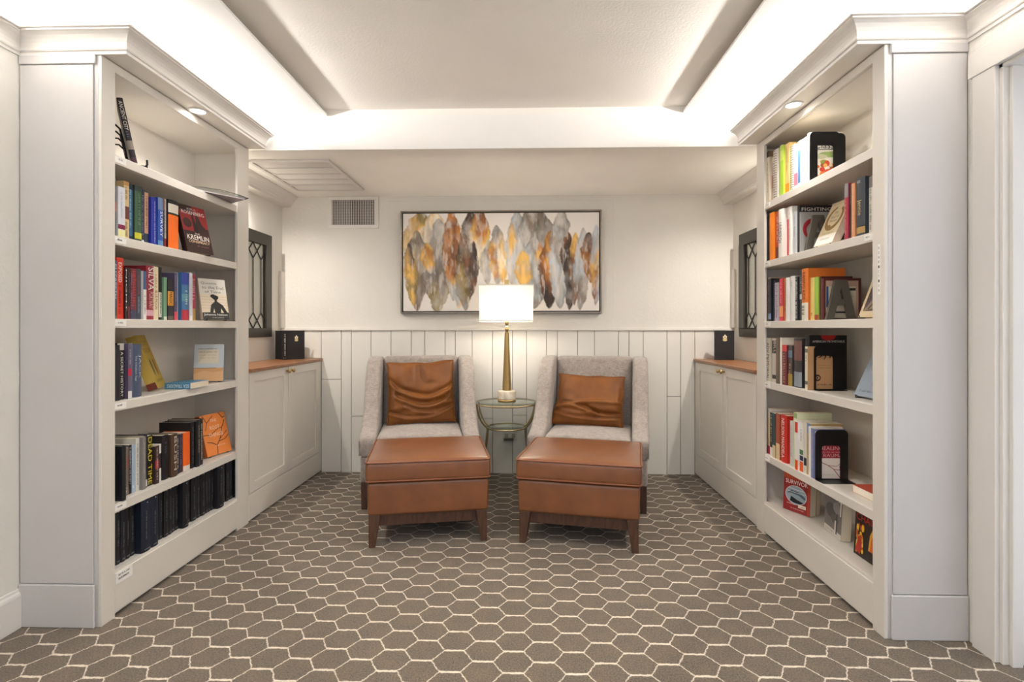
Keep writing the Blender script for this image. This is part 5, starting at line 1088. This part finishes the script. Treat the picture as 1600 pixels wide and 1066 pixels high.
# bottom shelf: three books standing cover-out
tit = [('rect', 0, 0, 1, 1, '8c1f22'), ('rect', 0, .78, 1, 1, 'b84428'), ('rect', .90, 0, 1, 1, 'a83a28'), ('text', 'TITANIC', .06, .82, .94, .97, 'c8783c'), ('text', 'SURVIVOR', .08, .665, .90, .765, 'f0ebe4'), ('ell', .48, .41, .40, .23, 'c9d0d4'), ('ell', .48, .41, .38, .215, '8fa0ac'), ('poly', [(.14, .42), (.3, .52), (.6, .50), (.84, .40), (.80, .35), (.6, .42), (.3, .44)], '4a5a66'), ('poly', [(.26, .25), (.30, .37), (.52, .31), (.78, .27), (.66, .22), (.4, .22)], '14161c'), ('line', [(.2, .56), (.75, .54)], .008, 'd8dee2'), ('line', [(.16, .48), (.8, .47)], .008, 'd0d8dc'), ('rect', .58, .13, .86, .21, 'e6dcc8'), ('dash', .62, .15, .82, .18, '4a3a30'), ('dash', .15, .17, .5, .2, 'e8d8c8'), ('dash', .3, .07, .8, .1, 'd8a8a0')]
cover_book('red paperback with ship oval and white title standing cover-out, bottom right shelf', (1.386, 2.862), (1.452, 2.722), .187, .156, .214, .046, 3, 'a03026', tit, kind='p')
cover_book('cream-paged book standing behind the red ship paperback, bottom right shelf', (1.440, 2.876), (1.500, 2.748), .187, .140, .205, .030, 3, '9c3a34', [('rect', 0, 0, 1, 1, '8c2a2a')], kind='p')
bwp = [('rect', 0, 0, 1, 1, 'cdc8c0'), ('rect', 0, .12, 1, .78, '6f6a66'), ('ell', .35, .5, .3, .16, '4a4644'), ('ell', .7, .62, .22, .12, '8a8682'), ('ell', .6, .36, .22, .1, '565250'), ('rect', .62, .02, .74, .34, 'd4d0ca'), ('rect', .70, .06, .76, .5, '2a2826'), ('rect', .1, .84, .9, .86, '3a3836'), ('text', 'WAR', .08, .86, .30, .93, '2a2826'), ('rect', .72, .62, .80, .98, '8a8682'), ('rect', .9, .5, .96, .95, 'e2ded8'), ('dash', .1, .05, .55, .08, '6a6662')]
cover_book('black and white photo book standing cover-out, middle of the bottom right shelf', (1.452, 2.590), (1.430, 2.418), .187, .172, .212, .042, 3, 'b8b2a8', bwp, kind='p')
fir = [('rect', 0, 0, 1, 1, '241a14'), ('text', 'CHAOS', .05, .70, .96, .83, 'c02a1c')]
for i in range(30): fir.append(('ell', .12+.30*rc.random(), .10+.52*rc.random(), .02+.04*rc.random(), .03+.05*rc.random(), rc.choice(['e8c23a', 'd87a1c', 'f0d868', 'b84a1a'])))
fir += [('poly', [(.62, .22), (.95, .22), (.92, .45), (.85, .60), (.76, .66), (.66, .52)], 'e0a834'), ('poly', [(.68, .22), (.90, .22), (.84, .46), (.74, .52)], 'd8601c'), ('poly', [(.1, .1), (.3, .05), (.36, .3), (.2, .4)], 'b02a1c')]
cover_book('black paperback with yellow flames and red title, near end of the bottom right shelf', (1.418, 2.305), (1.416, 2.14), .187, .160, .215, .030, 3, '2a1c14', fir, kind='p')
# ---------------------------------------------------------------- the two black books on the counters
def crest(w, cx, cz, s, y=-.0006, x0=0, ux=(1, 0)):
    m = flat('d8c48a', .35); m2 = flat('efe4c4', .35)
    def P(u, v, k=0): return (x0+ux[0]*(cx+u*s), y+ux[1]*(cx+u*s)-k*.0003, cz+v*s)
    w.add([P(.5*math.cos(a), .28*math.sin(a)-.42) for a in [2*PI*i/18 for i in range(18)]], [tuple(range(18))], m)
    w.add([P(u, v, 1) for u, v in [(-.5, -.2), (-.35, .1), (-.5, .4), (-.2, .55), (0, .95), (.25, .55), (.5, .45), (.35, .1), (.5, -.2), (.2, .0), (0, -.25), (-.2, 0)]], [tuple(range(12))], m2)
    w.add([P(u, v, 2) for u, v in [(-.12, .1), (.1, .05), (.15, .35), (-.05, .4)]], [(0, 1, 2, 3)], flat('3a3428', .5))
def open_book(label, loc, rz, ang, h, d, tk):
    """hardback standing ajar: spine strip with two boards swung apart and fanned pages between"""
    t = thing('black_book', label, 'book', loc, rz, 'black books on the counters'); m = flat('1a1719', .45); a = math.radians(ang)
    w = MB(); w.box(-tk/2, -.002, 0, tk/2, .001, h, m); sp_ = w.build('spine', t, bevel=.0008, seg=1)
    w = MB(); put_text(w, 'BOOK OF HOSPITALITY' if False else 'IIIIIIIIIIIIIIIIII', (.006, -.0027, h*.88), (0, 0, -h*.74), (-.012, 0, 0), flat('c9c9c4', .5)); 
    w.v = []; w.f = []; w.mi = []; w.sm = []
    put_dashes(w, (.006, -.0027, h*.88), (0, 0, -h*.74), (-.012, 0, 0), flat('c9c9c4', .5), 4); put_dashes(w, (-.008, -.0027, h*.045), (.016, 0, 0), (0, 0, .010), flat('c9c9c4', .5), 9); w.build('spine_lettering', sp_, fix=False)
    for s in (-1, 1):
        w = MB(); ux = Vector((s*math.sin(a), math.cos(a), 0)); nn = Vector((s*math.cos(a), -math.sin(a), 0))*.003; o = Vector((s*tk/2, 0, 0)); q = [o, o+ux*d, o+ux*d+nn, o+nn]
        w.add([(p.x, p.y, z) for z in (0, h) for p in q], [(0, 3, 2, 1), (4, 5, 6, 7), (0, 1, 5, 4), (1, 2, 6, 5), (2, 3, 7, 6), (3, 0, 4, 7)], m); cv = w.build('cover_board', t)
        if s == 1:
            w = MB(); off = nn*1.25; crest_m = (ux.x, ux.y)
            crest(w, d*.52, h*.72, .030, off.y-.0002, o.x+off.x, crest_m); w.build('gold_crest', cv, fix=False)['label'] = 'gold crest'
    w = MB(); 
    for s in (-1, 1):
        ux = Vector((s*math.sin(a*.85), math.cos(a*.85), 0)); o = Vector((s*tk*.36, .002, 0)); i_ = Vector((0, .002, 0)); q = [i_, o, o+ux*d*.95, i_+Vector((s*.004, d*.93, 0))]
        w.add([(p.x, p.y, z) for z in (.003, h-.003) for p in q], [(0, 3, 2, 1), (4, 5, 6, 7), (0, 1, 5, 4), (1, 2, 6, 5), (2, 3, 7, 6), (3, 0, 4, 7)], M['pages'])
    w.build('page_block', t); return t
open_book('black hardback with gold crest standing ajar on the left walnut counter', (-1.838, 3.965, .9144), math.radians(4), 42, .222, .140, .034)
t = book('black_book', 'black hardback with gold crest and open pages on the right walnut counter', 'black books on the counters', Tm(Vector((1.438, 4.020, .9144))) @ Matrix.Rotation(math.radians(-17), 4, 'Z'), .045, .222, .135, 'h', '1b181a')
w = MB(); crest(w, .070, .165, .032); w.build('gold_crest', t.children[0], fix=False)['label'] = 'gold crest'
bpy.context.view_layer.update()
